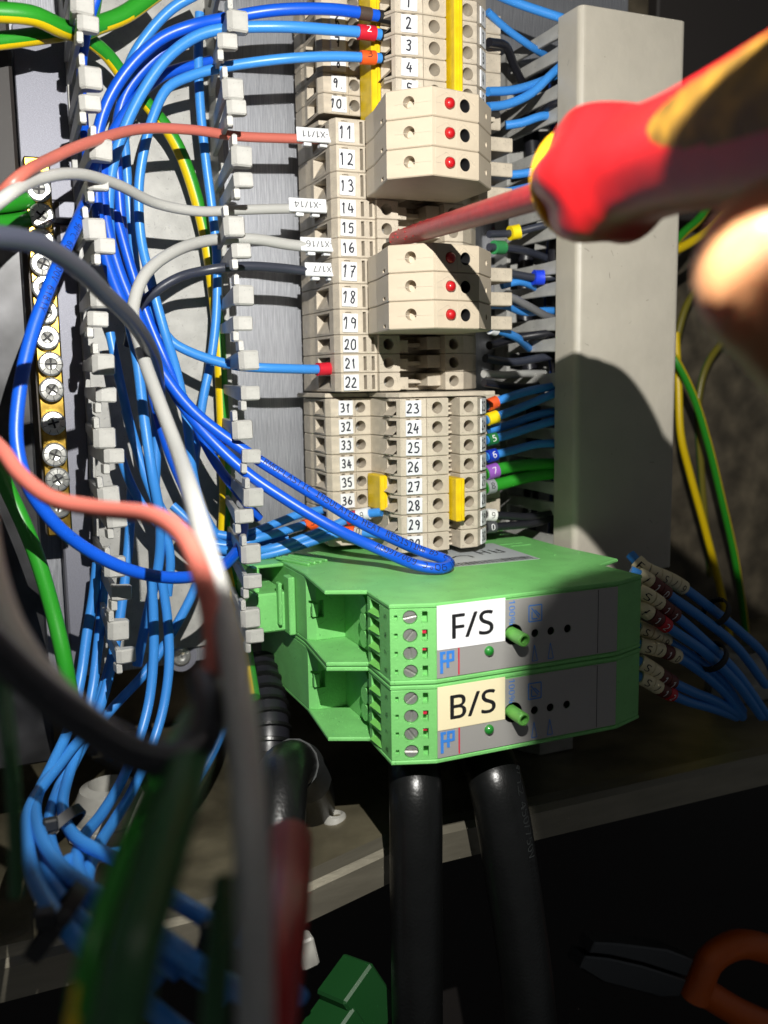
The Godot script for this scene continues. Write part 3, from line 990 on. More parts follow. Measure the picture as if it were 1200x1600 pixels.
	for q in [[1.7, -13.6, 1.7, -19.6, 0.9], [1.2, -13.9, 2.9, -13.9, 0.8], [1.2, -16.2, 5.0, -16.2, 0.8], [3.6, -13.5, 3.6, -18.2, 0.9], [3.2, -13.9, 5.6, -13.9, 0.8], [5.2, -13.5, 5.2, -16.5, 0.8]]:
		F.call(Vector2(q[0], q[1]), Vector2(q[2], q[3]), q[4])
	obj("blue_marking", bp, M.blueprint, face)
	var rl := MB.new()
	span(rl, D + Vector3(6.8, -20.6, 115.79), D + Vector3(7.25, -12.6, 115.84), 0.0)
	obj("red_line", rl, M.redprint, face)
	var ln := MB.new()
	span(ln, D + Vector3(52.6, -20.6, 115.79), D + Vector3(52.8, -1.8, 115.84), 0.0)
	obj("panel_line", ln, M.ink, face)
	var ld := MB.new()
	lathe(ld, [Vector2(1.45, -0.6), Vector2(1.45, 0.3), Vector2(1.2, 0.8), Vector2(0.7, 1.15), Vector2(0, 1.3)], D + Vector3(16.4, -15.2, 115.8), Z, 20, true)
	obj("status_lamp", ld, M.led_green, o)
	var bt := MB.new()
	lathe(bt, [Vector2(1.9, -6), Vector2(1.9, 5.4), Vector2(1.65, 5.7), Vector2(1.25, 5.7), Vector2(1.2, 5.5), Vector2(1.1, 3.2), Vector2(0, 3.2)], D + Vector3(24.2, -11.5, 115.8), Vector3(0.03, -0.06, 1), 24)
	obj("push_button", bt, M.plug, o)
	var wl := MB.new()
	lathe(wl, [Vector2(3.05, 0.1), Vector2(3.0, -5.0), Vector2(1.9, -5.1)], D + Vector3(24.2, -11.5, 115.5), Z, 24)
	obj("button_well", wl, M.dark, o)
	for x in [31.3, 36.6, 42.2]:
		wl = MB.new()
		lathe(wl, [Vector2(1.24, -0.1), Vector2(1.2, -4.0), Vector2(0.6, -4.1)], D + Vector3(x, -12, 115.5), Z, 16)
		obj("trim_well", wl, M.dark, o)
		obj("trim_screw", screw_head(D + Vector3(x, -12, 112.6), Z, 1.1, x), M.brass, o)
	return o

func modules() -> void:
	for m in [[0.0, "F/S", "paper", "upper green signal module with white name sticker under the terminals"], [-22.6, "B/S", "cream", "lower green signal module with cream name sticker"]]:
		var o := await signal_module(m[0])
		o.set_meta("label", m[3])
		var y: float = m[0]
		var lb := MB.new()
		box(lb, Vector3(10.95, y - 6.85, 115.92), Vector3(21.1, 12.3, 0.16), 0.03)
		var l := obj("name_sticker", lb, M[m[2]], o)
		var tx := MB.new()
		for q in [[-0.13, 0.0, 0.03], [0.13, 0.0, 0.034], [0.0, 0.13, 0.038], [0.0, -0.13, 0.042]]:
			print_flat(tx, m[1], Vector3(11.3 + q[0], y - 6.9 + q[1], 116.0), X, Y, 6.6, q[2], "Droid Sans", 1.1)
		obj("sticker_lettering", tx, M.ink, l)
	# the rating sticker on top of the upper module
	var o: Node3D = get_node("signal_module")
	O = o.position / U
	var e := Vector3(40.4, 0, 1.4).normalized()
	var f := Y.cross(e).normalized()
	var st := MB.new()
	box(st, Vector3(38, 0.04, 58.5), Vector3(42.6, 33, 0.08), 0.02, Basis(e, -f, Y))
	var s := obj("rating_sticker", st, M.silverlabel, o)
	var bc := MB.new()
	rng.seed = 77
	var x := 17.6
	while x < 57.5:
		var w := rng.randf_range(0.18, 0.75)
		bc.quad(Vector3(x, 0.1, 69.6), Vector3(x + w, 0.1, 69.6), Vector3(x + w, 0.1, 73.9), Vector3(x, 0.1, 73.9), Y)
		x += w + rng.randf_range(0.15, 0.5)
	bc.quad(Vector3(17.2, 0.09, 74.2), Vector3(58.6, 0.09, 74.6), Vector3(58.6, 0.09, 75.0), Vector3(17.2, 0.09, 74.6), Y)
	for q in [[46.0, 54.0, 46.0, 60.0], [49.0, 54.0, 49.0, 60.0], [46.0, 57.0, 49.0, 57.0], [51.5, 54.0, 51.5, 60.0], [54.6, 54.0, 54.6, 60.0], [51.5, 57.0, 54.6, 57.0], [51.5, 60.0, 54.6, 60.0]]:
		var a := Vector3(q[0], 0.1, q[1])
		var b := Vector3(q[2], 0.1, q[3])
		var d := (b - a).normalized()
		var h := d.cross(Y) * 0.4
		bc.quad(a - h - d * 0.3, a + h - d * 0.3, b + h + d * 0.3, b - h + d * 0.3, Y)
	var cv := path([Vector3(33.6, 0.1, 61.5), Vector3(36.5, 0.1, 59.2), Vector3(40.2, 0.1, 60.0), Vector3(40.6, 0.1, 63.5)], 0.5)
	for i in cv.size() - 1:
		var h := (cv[i + 1] - cv[i]).normalized().cross(Y) * 0.45
		bc.quad(cv[i] - h, cv[i] + h, cv[i + 1] + h, cv[i + 1] - h, Y)
	obj("sticker_print", bc, M.ink, s)
	# relief on the top face
	var rl := MB.new()
	for q in [[62.0, 47.0, 9.0, 0.5, 0.0], [63.5, 51.0, 8.0, 0.9, 0.0], [66.0, 66.0, 13.0, 0.5, 1.25]]:
		box(rl, Vector3(q[0] + 3.0, 0.0, q[1]), Vector3(q[2], 0.3, q[3]), 0.05, Basis(Y, q[4]))
	obj("moulded_mark", rl, M.module, o)
func wires_left() -> void:
	var g := "dark blue wires of the open duct"
	# terminal one, with its long printed loop that rests on the upper module
	var w := wire("printed_blue_wire", "dark blue printed wire from terminal one looping down onto the green module", "wire", [Vector3(20.7, 170.8, 50.0), Vector3(12.0, 170.7, 51.0), Vector3(-0.6, 170.6, 51.0), Vector3(-18.2, 168.8, 49.0), Vector3(-33.4, 166.0, 44.0), Vector3(-41.3, 164.5, 40.0), Vector3(-50.2, 160.5, 38.0), Vector3(-59.1, 152.5, 36.0), Vector3(-66.2, 141.9, 34.0), Vector3(-69.5, 131.9, 33.0), Vector3(-70.5, 119.2, 32.0), Vector3(-69.9, 101.2, 34.0), Vector3(-65.7, 84.0, 38.0), Vector3(-58.1, 66.7, 44.0), Vector3(-48.5, 51.2, 50.0), Vector3(-34.1, 38.3, 57.0), Vector3(-24.4, 31.1, 61.0), Vector3(-13.3, 23.4, 64.0), Vector3(-2.0, 15.8, 67.0), Vector3(7.9, 10.3, 69.0), Vector3(18.0, 5.2, 71.0), Vector3(22.4, 3.5, 76.6), Vector3(23.4, 2.4, 79.0), Vector3(18.5, 2.0, 83.3), Vector3(12.1, 3.0, 81.0), Vector3(4.4, 6.6, 72.0), Vector3(-10.8, 14.8, 68.0), Vector3(-24.9, 24.5, 62.0), Vector3(-35.2, 32.9, 57.0), Vector3(-46.8, 46.5, 50.0), Vector3(-53.8, 59.9, 42.0), Vector3(-60.4, 78.5, 36.0), Vector3(-65.4, 93.9, 33.0), Vector3(-68.0, 108.3, 31.0), Vector3(-68.1, 120.8, 29.0), Vector3(-64.8, 132.9, 26.0), Vector3(-57.6, 144.3, 24.0), Vector3(-47.9, 154.3, 22.0), Vector3(-30.9, 161.5, 20.0)], 1.75, "blue", g)
	print_on(w, "THERMOPLASTIC INSULATED HEAT RESISTING BS 6231 90\u00b0C 600/1000V", Vector3(-31.4, 36.3, 58.0), Vector3(0.25, 0.35, 1), 1.75, 2.1)
	sleeve(w, "ferrule_sleeve", 0.5, 6.5, 1.85, M.dark)
	sleeve(w, "brown_collar", 9.0, 13.0, 2.0, mat_once("brown", srgb(70, 58, 50)), "")
	w = wire("light_blue_wire", "light blue wire into terminal two with red collar", "wire", [Vector3(21.5, 165.2, 50.0), Vector3(11.9, 165.3, 51.0), Vector3(-0.8, 164.7, 51.0), Vector3(-16.7, 164.0, 50.0), Vector3(-33.8, 162.8, 45.0), Vector3(-41.0, 160.7, 42.0), Vector3(-48.6, 155.3, 38.0), Vector3(-55.9, 145.6, 34.0), Vector3(-61.0, 135.8, 31.0), Vector3(-64.4, 126.6, 29.0), Vector3(-66.4, 113.7, 27.0), Vector3(-66.0, 98.4, 27.0), Vector3(-63.1, 82.9, 28.0), Vector3(-60.6, 67.0, 29.0), Vector3(-59.5, 49.0, 30.0), Vector3(-58.1, 30.8, 32.0), Vector3(-56.0, 16.0, 30.0), Vector3(-56.4, 0.6, 26.0), Vector3(-60.6, -16.6, 24.0), Vector3(-64.8, -33.5, 24.0)], 1.65, "light", "light blue wires at the top of the open duct")
	sleeve(w, "ferrule_sleeve", 0.5, 6.5, 1.8, M.dark)
	sleeve(w, "number_collar", 8.5, 14.0, 2.25, mat_once("collar_red", srgb(190, 22, 44)), "2", Vector3(-0.4, 0.3, 1), M.digit_white)
	w = wire("light_blue_wire", "light blue wire into terminal three with orange collar", "wire", [Vector3(21.4, 159.1, 50.0), Vector3(11.8, 158.1, 51.0), Vector3(-0.6, 157.4, 50.0), Vector3(-16.3, 155.5, 48.0), Vector3(-33.4, 152.9, 42.0), Vector3(-41.5, 150.9, 38.0), Vector3(-48.2, 147.7, 34.0), Vector3(-52.2, 140.2, 31.0), Vector3(-55.0, 131.1, 29.0), Vector3(-57.1, 119.8, 28.0), Vector3(-57.3, 104.4, 28.0), Vector3(-55.2, 90.7, 30.0), Vector3(-51.8, 74.9, 31.0), Vector3(-48.5, 62.9, 30.0), Vector3(-45.7, 46.5, 29.0), Vector3(-44.2, 29.7, 28.0), Vector3(-40.9, 16.5, 26.0), Vector3(-33.8, 5.9, 24.0), Vector3(-22.7, 3.9, 24.0), Vector3(-11.8, 5.9, 26.0)], 1.5, "light", "light blue wires at the top of the open duct")
	sleeve(w, "ferrule_sleeve", 0.5, 6.5, 1.7, M.dark)
	sleeve(w, "number_collar", 8.5, 13.2, 2.1, mat_once("collar_orange", srgb(222, 84, 26)), "3", Vector3(-0.4, 0.3, 1))
	var blues := [
		["dark blue wire along the left side of the duct bundle", "blue", 1.7, [Vector3(-31.0, 167.7, 34.0), Vector3(-41.1, 164.4, 30.0), Vector3(-51.5, 156.9, 26.0), Vector3(-59.2, 147.2, 23.0), Vector3(-62.1, 135.1, 21.0), Vector3(-62.0, 119.0, 20.0), Vector3(-61.0, 99.4, 20.0), Vector3(-58.4, 79.4, 21.0), Vector3(-55.5, 59.0, 22.0), Vector3(-50.9, 38.0, 22.0), Vector3(-43.3, 18.1, 20.0)]],
		["pale blue wire curving over the top of the duct bundle", "light", 1.6, [Vector3(-36.2, 177.9, 30.0), Vector3(-44.2, 173.1, 28.0), Vector3(-51.6, 165.5, 26.0), Vector3(-56.9, 157.5, 24.0), Vector3(-59.7, 147.9, 20.0), Vector3(-58.6, 131.9, 15.0), Vector3(-58.1, 114.3, 14.0), Vector3(-56.8, 92.1, 14.0), Vector3(-54.3, 67.3, 14.0), Vector3(-53.0, 41.9, 14.0), Vector3(-55.1, 16.0, 14.0)]],
		["short dark blue wire beside the left duct fingers at the top", "blue", 1.4, [Vector3(-69.5, 166.5, 48.0), Vector3(-71.3, 161.6, 46.0), Vector3(-72.7, 155.5, 40.0), Vector3(-73.3, 147.5, 34.0), Vector3(-72.2, 136.0, 26.0), Vector3(-70.7, 118.8, 18.0)]],
		["light blue upright wire inside the right duct fingers", "light", 1.5, [Vector3(-34.5, 174.9, 22.0), Vector3(-35.5, 161.4, 22.0), Vector3(-35.5, 146.8, 22.0), Vector3(-34.5, 131.2, 22.0), Vector3(-33.0, 115.3, 22.0), Vector3(-32.0, 100.2, 22.0), Vector3(-32.9, 81.6, 22.0), Vector3(-35.2, 67.0, 22.0), Vector3(-38.3, 54.5, 22.0), Vector3(-40.9, 39.6, 21.0), Vector3(-42.6, 24.4, 18.0)]],
		["dark blue wire behind the grey looping wire", "blue", 1.6, [Vector3(-64.1, 112.4, 24.0), Vector3(-60.4, 94.8, 26.0), Vector3(-56.2, 79.0, 28.0), Vector3(-51.2, 64.9, 30.0), Vector3(-43.8, 48.5, 28.0), Vector3(-36.5, 33.4, 26.0), Vector3(-28.3, 21.9, 24.0), Vector3(-20.7, 12.3, 22.0)]],
	]
	for b in blues:
		wire("light_blue_wire" if b[1] == "light" else "dark_blue_wire", b[0], "wire", b[3], b[2], b[1])
	w = wire("dark_blue_loop", "dark blue printed wire hanging in a wide loop over the left duct fingers", "wire", [Vector3(-69.9, 126.1, 30.0), Vector3(-73.8, 114.4, 42.0), Vector3(-79.3, 103.7, 58.0), Vector3(-84.0, 94.9, 66.0), Vector3(-89.3, 84.3, 72.0), Vector3(-94.3, 72.6, 76.0), Vector3(-98.1, 59.8, 80.0), Vector3(-100.2, 45.6, 84.0), Vector3(-98.5, 35.2, 86.0), Vector3(-93.2, 25.4, 84.0), Vector3(-85.1, 16.8, 80.0), Vector3(-73.6, 9.1, 76.0), Vector3(-59.6, 4.3, 70.0), Vector3(-46.5, 3.6, 62.0), Vector3(-37.4, 5.5, 50.0), Vector3(-30.6, 8.9, 36.0), Vector3(-26.8, 15.3, 24.0)], 1.75, "blue", g)
	print_on(w, "BS 6231 90\u00b0C 600/1000V 6181Y", Vector3(-77.7, 106.1, 54.0), Vector3(0.35, 0.1, 1), 1.75, 1.9)
	w = wire("light_blue_wire", "light blue wire into terminal twenty-one with red collar", "wire", [Vector3(7.8, 63.5, 34.0), Vector3(-2.1, 62.9, 36.0), Vector3(-13.9, 63.2, 38.0), Vector3(-24.7, 63.7, 38.0), Vector3(-30.8, 64.4, 36.0), Vector3(-37.9, 66.4, 33.0), Vector3(-44.3, 69.1, 30.0), Vector3(-49.3, 72.4, 28.0), Vector3(-53.0, 79.1, 26.0), Vector3(-55.1, 87.2, 24.0)], 1.55, "light")
	sleeve(w, "number_collar", 6.5, 11.2, 2.2, mat_once("collar_red", srgb(190, 22, 44)))
	sleeve(w, "brown_collar", 3.5, 6.4, 2.1, mat_once("brown", srgb(70, 58, 50)))
	# the lower light blue bundle
	var lower := [
		["light blue wire falling along the left duct fingers", [Vector3(-67.4, 75.3, 22.0), Vector3(-65.6, 61.2, 24.0), Vector3(-63.0, 44.9, 26.0), Vector3(-59.5, 29.5, 28.0), Vector3(-55.2, 15.7, 28.0), Vector3(-52.9, 2.8, 28.0), Vector3(-54.0, -10.4, 26.0)]],
		["light blue wire falling beside the first in the lower duct", [Vector3(-64.2, 51.0, 24.0), Vector3(-61.2, 36.6, 26.0), Vector3(-57.3, 24.2, 28.0), Vector3(-52.4, 14.0, 30.0), Vector3(-44.3, 7.3, 32.0), Vector3(-32.1, 3.3, 32.0), Vector3(-20.0, 2.8, 30.0), Vector3(-9.2, 5.7, 32.0), Vector3(1.1, 9.9, 36.0), Vector3(9.0, 13.6, 40.0), Vector3(15.0, 15.0, 46.0)]],
		["light blue wire sweeping right under the loop to terminal thirty", [Vector3(-66.6, 37.5, 22.0), Vector3(-63.4, 26.2, 24.0), Vector3(-57.4, 15.1, 26.0), Vector3(-47.7, 7.4, 28.0), Vector3(-35.6, 1.1, 30.0), Vector3(-22.3, 0.8, 30.0), Vector3(-9.2, 3.5, 32.0), Vector3(5.0, 7.7, 38.0), Vector3(15.8, 7.1, 46.0)]],
		["light blue wire with orange collar rising to the lowest left terminals", [Vector3(4.9, 9.8, 26.0), Vector3(-7.7, 9.5, 28.0), Vector3(-15.0, 8.2, 29.0), Vector3(-24.4, 6.7, 30.0), Vector3(-30.8, 4.9, 29.0), Vector3(-40.9, 6.6, 26.0), Vector3(-48.3, 12.2, 22.0)]],
		["light blue wire above the orange collared one", [Vector3(5.7, 14.3, 24.0), Vector3(-6.9, 13.4, 26.0), Vector3(-16.5, 10.9, 27.0), Vector3(-24.8, 8.6, 28.0), Vector3(-32.1, 7.6, 26.0), Vector3(-41.9, 10.9, 22.0), Vector3(-49.4, 18.3, 18.0)]],
	]
	var k := 0
	for b in lower:
		w = wire("light_blue_wire", b[0], "wire", b[1], 1.5, "light")
		if k == 3:
			sleeve(w, "number_collar", 7.0, 11.5, 2.1, mat_once("collar_orange", srgb(222, 84, 26)), "3", Vector3(-0.3, 0.5, 1))
			sleeve(w, "number_collar", 4.0, 6.5, 2.0, M.duct, "8", Vector3(-0.3, 0.5, 1))
		if k == 1:
			sleeve(w, "number_collar", -13.0, -9.2, 2.1, mat_once("collar_red", srgb(190, 22, 44)))
			sleeve(w, "number_collar", -9.0, -4.4, 2.1, M.tagwhite, "9", Vector3(0, 0.1, 1))
		if k == 2:
			sleeve(w, "number_collar", -14.5, -10.4, 2.1, mat_once("collar_orange", srgb(222, 84, 26)), "2", Vector3(-0.1, 0.3, 1))
			sleeve(w, "number_collar", -10.2, -7.4, 2.05, M.duct, "0", Vector3(-0.1, 0.3, 1))
		k += 1
	var down := [
		["light blue wire dropping to the floor left of the lower hooks", [Vector3(-76.3, 3.2, 30.0), Vector3(-78.0, -7.0, 30.0), Vector3(-80.9, -18.7, 32.0), Vector3(-84.0, -31.7, 36.0), Vector3(-88.5, -42.9, 44.0), Vector3(-94.8, -49.5, 56.0), Vector3(-100.2, -52.6, 70.0), Vector3(-102.3, -45.4, 110.0), Vector3(-99.8, -37.0, 148.0), Vector3(-94.8, -29.3, 178.0), Vector3(-89.5, -23.7, 203.0), Vector3(-82.8, -29.4, 207.0), Vector3(-73.6, -37.2, 209.0)]],
		["light blue wire dropping beside its neighbour at the lower left", [Vector3(-73.7, 2.6, 28.0), Vector3(-75.3, -9.6, 29.0), Vector3(-77.7, -23.5, 31.0), Vector3(-80.7, -36.7, 35.0), Vector3(-85.2, -48.2, 42.0), Vector3(-90.6, -55.0, 54.0), Vector3(-94.6, -54.0, 78.0), Vector3(-94.3, -46.9, 114.0), Vector3(-89.2, -41.4, 138.0), Vector3(-84.4, -34.6, 168.0), Vector3(-80.2, -29.0, 192.0), Vector3(-73.5, -32.4, 199.0), Vector3(-67.3, -42.2, 199.0)]],
		["light blue wire falling in front of the plate screw", [Vector3(-59.8, -2.6, 30.0), Vector3(-59.6, -15.4, 30.0), Vector3(-60.5, -30.0, 31.0), Vector3(-63.3, -43.9, 34.0), Vector3(-68.6, -54.9, 40.0), Vector3(-75.2, -61.5, 50.0), Vector3(-83.9, -59.8, 74.0), Vector3(-91.9, -52.9, 102.0), Vector3(-96.1, -44.7, 134.0), Vector3(-93.8, -36.1, 168.0), Vector3(-87.2, -34.5, 189.0), Vector3(-78.2, -41.5, 195.0)]],
		["light blue wire falling nearest to the plate screw", [Vector3(-56.1, -3.3, 28.0), Vector3(-54.8, -18.5, 28.0), Vector3(-55.4, -33.2, 30.0), Vector3(-58.7, -47.1, 33.0), Vector3(-63.9, -57.5, 38.0), Vector3(-70.7, -64.2, 48.0), Vector3(-80.8, -61.5, 76.0), Vector3(-89.8, -53.0, 110.0), Vector3(-95.5, -43.2, 146.0), Vector3(-93.4, -32.2, 182.0), Vector3(-86.0, -35.9, 193.0)]],
		["light blue wire running diagonally down from the duct end", [Vector3(-40.7, -1.2, 24.0), Vector3(-45.5, -11.7, 24.0), Vector3(-53.0, -24.1, 24.0), Vector3(-62.2, -35.8, 25.0), Vector3(-73.5, -45.1, 28.0), Vector3(-82.4, -50.8, 36.0), Vector3(-89.3, -55.5, 48.0), Vector3(-96.5, -56.2, 72.0), Vector3(-101.7, -47.5, 116.0), Vector3(-101.2, -36.9, 158.0), Vector3(-97.5, -28.4, 191.0), Vector3(-89.8, -34.6, 197.0)]],
		["light blue wire leaving the bundle toward the bright floor", [Vector3(-28.8, -29.8, 22.0), Vector3(-33.4, -45.2, 30.0), Vector3(-41.0, -57.5, 37.0), Vector3(-47.0, -64.9, 41.0), Vector3(-52.5, -70.4, 44.0), Vector3(-64.0, -69.3, 67.0), Vector3(-76.4, -63.5, 91.0), Vector3(-86.4, -56.6, 106.0), Vector3(-96.4, -48.0, 122.0), Vector3(-101.8, -40.2, 146.0)]],
		["light blue wire at the lower duct mouth", [Vector3(-71.2, -23.5, 26.0), Vector3(-74.8, -33.2, 28.0), Vector3(-79.8, -43.4, 34.0), Vector3(-87.1, -51.3, 44.0), Vector3(-93.9, -56.7, 58.0), Vector3(-99.7, -50.4, 100.0), Vector3(-98.8, -40.0, 148.0), Vector3(-93.5, -29.9, 184.0), Vector3(-85.6, -31.4, 197.0), Vector3(-75.4, -38.5, 201.0)]],
		["light blue wire lowest in the tied bundle", [Vector3(-62.8, 25.8, 20.0), Vector3(-65.4, 5.0, 22.0), Vector3(-69.4, -15.4, 25.0), Vector3(-73.0, -29.2, 28.0), Vector3(-80.3, -44.1, 38.0), Vector3(-90.8, -49.7, 52.0), Vector3(-101.8, -51.6, 76.0), Vector3(-105.5, -42.9, 124.0), Vector3(-104.0, -30.3, 174.0), Vector3(-99.0, -28.9, 195.0), Vector3(-92.5, -34.6, 201.0), Vector3(-84.4, -43.3, 203.0)]],
	]
	for b in down:
		wire("light_blue_wire", b[0], "wire", b[1], 1.6, "light", "light blue wires falling from the duct")
	for t in [[Vector3(-97.4, -49.3, 102.0), Vector3(0.5, -0.6, 0.5), "black cable tie round the blue bundle at the lower left", 6.4], [Vector3(-103.6, -29.5, 180.0), Vector3(0.7, -0.6, 0.3), "black cable tie lower on the blue bundle", 6.0], [Vector3(-80.3, -28.4, 197.0), Vector3(0.8, -0.4, 0.2), "black cable tie at the bundle end above the floor lip", 6.5]]:
		var mb := MB.new()
		lathe(mb, [Vector2(t[3], -1.3), Vector2(t[3] + 0.9, -1.3), Vector2(t[3] + 0.9, 1.3), Vector2(t[3], 1.3)], t[0], t[1], 24)
		var o := thing("cable_tie", t[2], "cable tie", t[0], "black cable ties")
		obj("strap", mb, M.dark, o)
		mb = MB.new()
		box(mb, t[0] + Vector3(-0.3, 0.6, 0.8).normalized() * (t[3] + 1.2), Vector3(3.4, 3.0, 2.6), 0.4)
		obj("tie_head", mb, M.dark, o)
	# earth wires
	wire("earth_wire", "thick green and yellow earth wire crossing the upper left corner", "earth wire", [Vector3(-98.8, 155.8, 56.0), Vector3(-87.6, 156.9, 54.0), Vector3(-79.6, 156.6, 48.0), Vector3(-73.7, 158.8, 40.0), Vector3(-68.6, 162.4, 36.0), Vector3(-60.4, 166.9, 34.0), Vector3(-49.9, 175.4, 32.0)], 2.6, "green", "green and yellow earth wires", [0, -1, 0.25, 0.72])
	wire("earth_wire", "shaded green and yellow earth wire below the thick upper one", "earth wire", [Vector3(-98.8, 151.9, 44.0), Vector3(-85.0, 156.4, 40.0), Vector3(-75.6, 160.8, 34.0), Vector3(-68.1, 169.4, 20.0), Vector3(-65.1, 180.4, 16.0)], 2.4, "green", "green and yellow earth wires", [0, -1, 0.25, 0.72])
	wire("earth_wire", "green and yellow earth wire running down inside the right duct fingers", "earth wire", [Vector3(-73.3, 163.1, 30.0), Vector3(-69.5, 160.9, 28.0), Vector3(-63.9, 158.4, 24.0), Vector3(-57.5, 152.3, 20.0), Vector3(-49.8, 145.4, 17.0), Vector3(-44.4, 139.9, 15.0), Vector3(-40.0, 132.2, 14.0), Vector3(-36.0, 120.5, 13.0), Vector3(-32.9, 107.2, 12.0), Vector3(-31.0, 90.8, 12.0), Vector3(-29.9, 73.7, 12.0), Vector3(-29.6, 54.1, 12.0), Vector3(-29.6, 36.5, 12.0), Vector3(-29.7, 20.8, 12.0), Vector3(-30.5, 7.1, 11.0)], 2.15, "green", "green and yellow earth wires", [-0.95, -0.35, 0.35, 0.55])
	wire("earth_wire", "dark green earth wire under the upper pair of bar screws", "earth wire", [Vector3(-103.1, 110.2, 34.0), Vector3(-96.0, 112.0, 30.0), Vector3(-89.4, 114.4, 24.0)], 2.6, "green", "green wires clamped in the earth bar")
	wire("earth_wire", "dark green earth wire under the second bar screw", "earth wire", [Vector3(-103.4, 104.9, 34.0), Vector3(-96.3, 106.5, 30.0), Vector3(-89.4, 108.8, 24.0)], 2.4, "green", "green wires clamped in the earth bar")
	wire("earth_wire", "bright green earth wire bulging at the left of the falling blue wires", "earth wire", [Vector3(-109.2, 49.6, 56.0), Vector3(-102.4, 31.9, 58.0), Vector3(-96.5, 14.2, 62.0), Vector3(-92.7, -3.9, 64.0), Vector3(-91.1, -14.6, 66.0), Vector3(-90.2, -22.5, 66.0), Vector3(-89.4, -30.3, 64.0)], 2.2, "green")
	wire("earth_wire", "green and yellow earth wire standing behind the blurred white wire", "earth wire", [Vector3(-29.9, -3.9, 14.0), Vector3(-30.1, -13.8, 22.0), Vector3(-30.3, -23.2, 30.0), Vector3(-31.3, -33.7, 40.0), Vector3(-32.7, -41.4, 50.0)], 2.2, "green", "", [-0.9, 0, 0.5, 0.4])
	# ferruled wires with printed plates
	for t in [["pink_wire", "dusty pink wire swinging out left from plate eleven to the foreground", "pink", 1.5, [Vector3(10.5, 138.2, 28.0), Vector3(0.9, 136.3, 36.0), Vector3(-13.5, 135.3, 37.0), Vector3(-27.9, 134.5, 38.0), Vector3(-43.1, 134.2, 42.0), Vector3(-58.4, 131.9, 48.0), Vector3(-73.9, 124.4, 62.0), Vector3(-87.3, 115.4, 78.0), Vector3(-97.6, 106.1, 94.0), Vector3(-109.3, 94.1, 77.1), Vector3(-118.8, 71.5, 98.5), Vector3(-115.8, 54.8, 118.9), Vector3(-110.1, 51.5, 132.9), Vector3(-106.0, 47.9, 144.1), Vector3(-103.1, 43.4, 152.6), Vector3(-98.7, 39.8, 161.7), Vector3(-92.3, 38.7, 171.3), Vector3(-85.5, 38.9, 187.4), Vector3(-83.3, 37.1, 199.7), Vector3(-83.5, 33.5, 211.2), Vector3(-84.4, 29.3, 220.2), Vector3(-86.0, 25.4, 226.8), Vector3(-88.3, 22.1, 230.7), Vector3(-90.3, 18.3, 232.6)], "-X1/11", [490], 4.0],
			["grey_wire", "light grey wire arching over the earth bar from plate fourteen", "grey", 1.55, [Vector3(10.4, 116.3, 28.0), Vector3(-0.8, 114.6, 36.0), Vector3(-14.2, 113.7, 37.0), Vector3(-28.7, 112.4, 38.0), Vector3(-41.7, 111.0, 40.0), Vector3(-55.0, 111.9, 44.0), Vector3(-68.2, 114.4, 56.0), Vector3(-80.4, 113.7, 70.0), Vector3(-91.1, 109.1, 84.0), Vector3(-100.1, 101.7, 98.0), Vector3(-109.3, 94.2, 88.1)], "-X1/14", [478], 3.8],
			["grey_wire", "light grey wire bending down into a blurred foreground sweep from plate sixteen", "grey", 1.75, [Vector3(10.6, 103.0, 28.0), Vector3(0.0, 102.1, 36.0), Vector3(-12.4, 102.7, 37.0), Vector3(-23.2, 103.7, 38.0), Vector3(-35.8, 103.1, 39.0), Vector3(-50.8, 98.0, 48.0), Vector3(-61.7, 89.8, 56.0), Vector3(-66.4, 79.7, 62.0), Vector3(-66.6, 67.7, 74.0), Vector3(-66.4, 56.0, 92.0), Vector3(-67.4, 44.6, 118.0), Vector3(-75.1, 37.8, 170.1), Vector3(-79.2, 32.5, 197.8), Vector3(-82.5, 29.6, 218.8), Vector3(-85.0, 26.4, 233.6), Vector3(-87.6, 22.7, 246.3), Vector3(-89.6, 17.8, 255.0), Vector3(-90.9, 10.4, 260.0), Vector3(-92.3, -2.7, 263.6)], "-X1/16", [496], 3.9],
			["black_wire", "dark grey wire leaving plate seven behind the light grey bend", "slate", 1.5, [Vector3(10.9, 95.0, 28.0), Vector3(-0.2, 94.1, 36.0), Vector3(-14.8, 95.2, 37.0), Vector3(-27.7, 95.3, 38.0), Vector3(-38.0, 94.0, 38.0), Vector3(-47.2, 91.8, 34.0), Vector3(-55.0, 87.0, 32.0), Vector3(-59.7, 81.7, 28.0), Vector3(-62.0, 71.3, 22.0)], "-X1/7", [504], 3.8]]:
		w = wire(t[0], t[1], "wire", t[4], t[3], t[2])
		O = w[0].position / U
		var mb := MB.new()
		var q: Array = t[6]
		var mid := plate_at(q)
		var ex := Vector3(0.985, -0.02, 0.16).normalized()
		var ey := Vector3(0.05, 0.93, -0.36)
		ey = (ey - ex * ey.dot(ex)).normalized()
		var ez := ex.cross(ey)
		box(mb, mid + ez * 1.9, Vector3(12.2, t[7] + 0.9, 0.9), 0.15, Basis(ex, ey, ez))
		span(mb, mid + Vector3(-4, -2.6, -1.2), mid + Vector3(-1.4, -1.4, 1.4), 0.2)
		span(mb, mid + Vector3(1.4, -2.6, -1.2), mid + Vector3(4, -1.4, 1.4), 0.2)
		var pl := obj("wire_plate", mb, M.tagwhite, w[0])
		mb = MB.new()
		print_flat(mb, t[5], mid + ez * 2.36, -ex, -ey, 2.2, 0.03, "Droid Sans")
		obj("plate_lettering", mb, M.ink, pl)
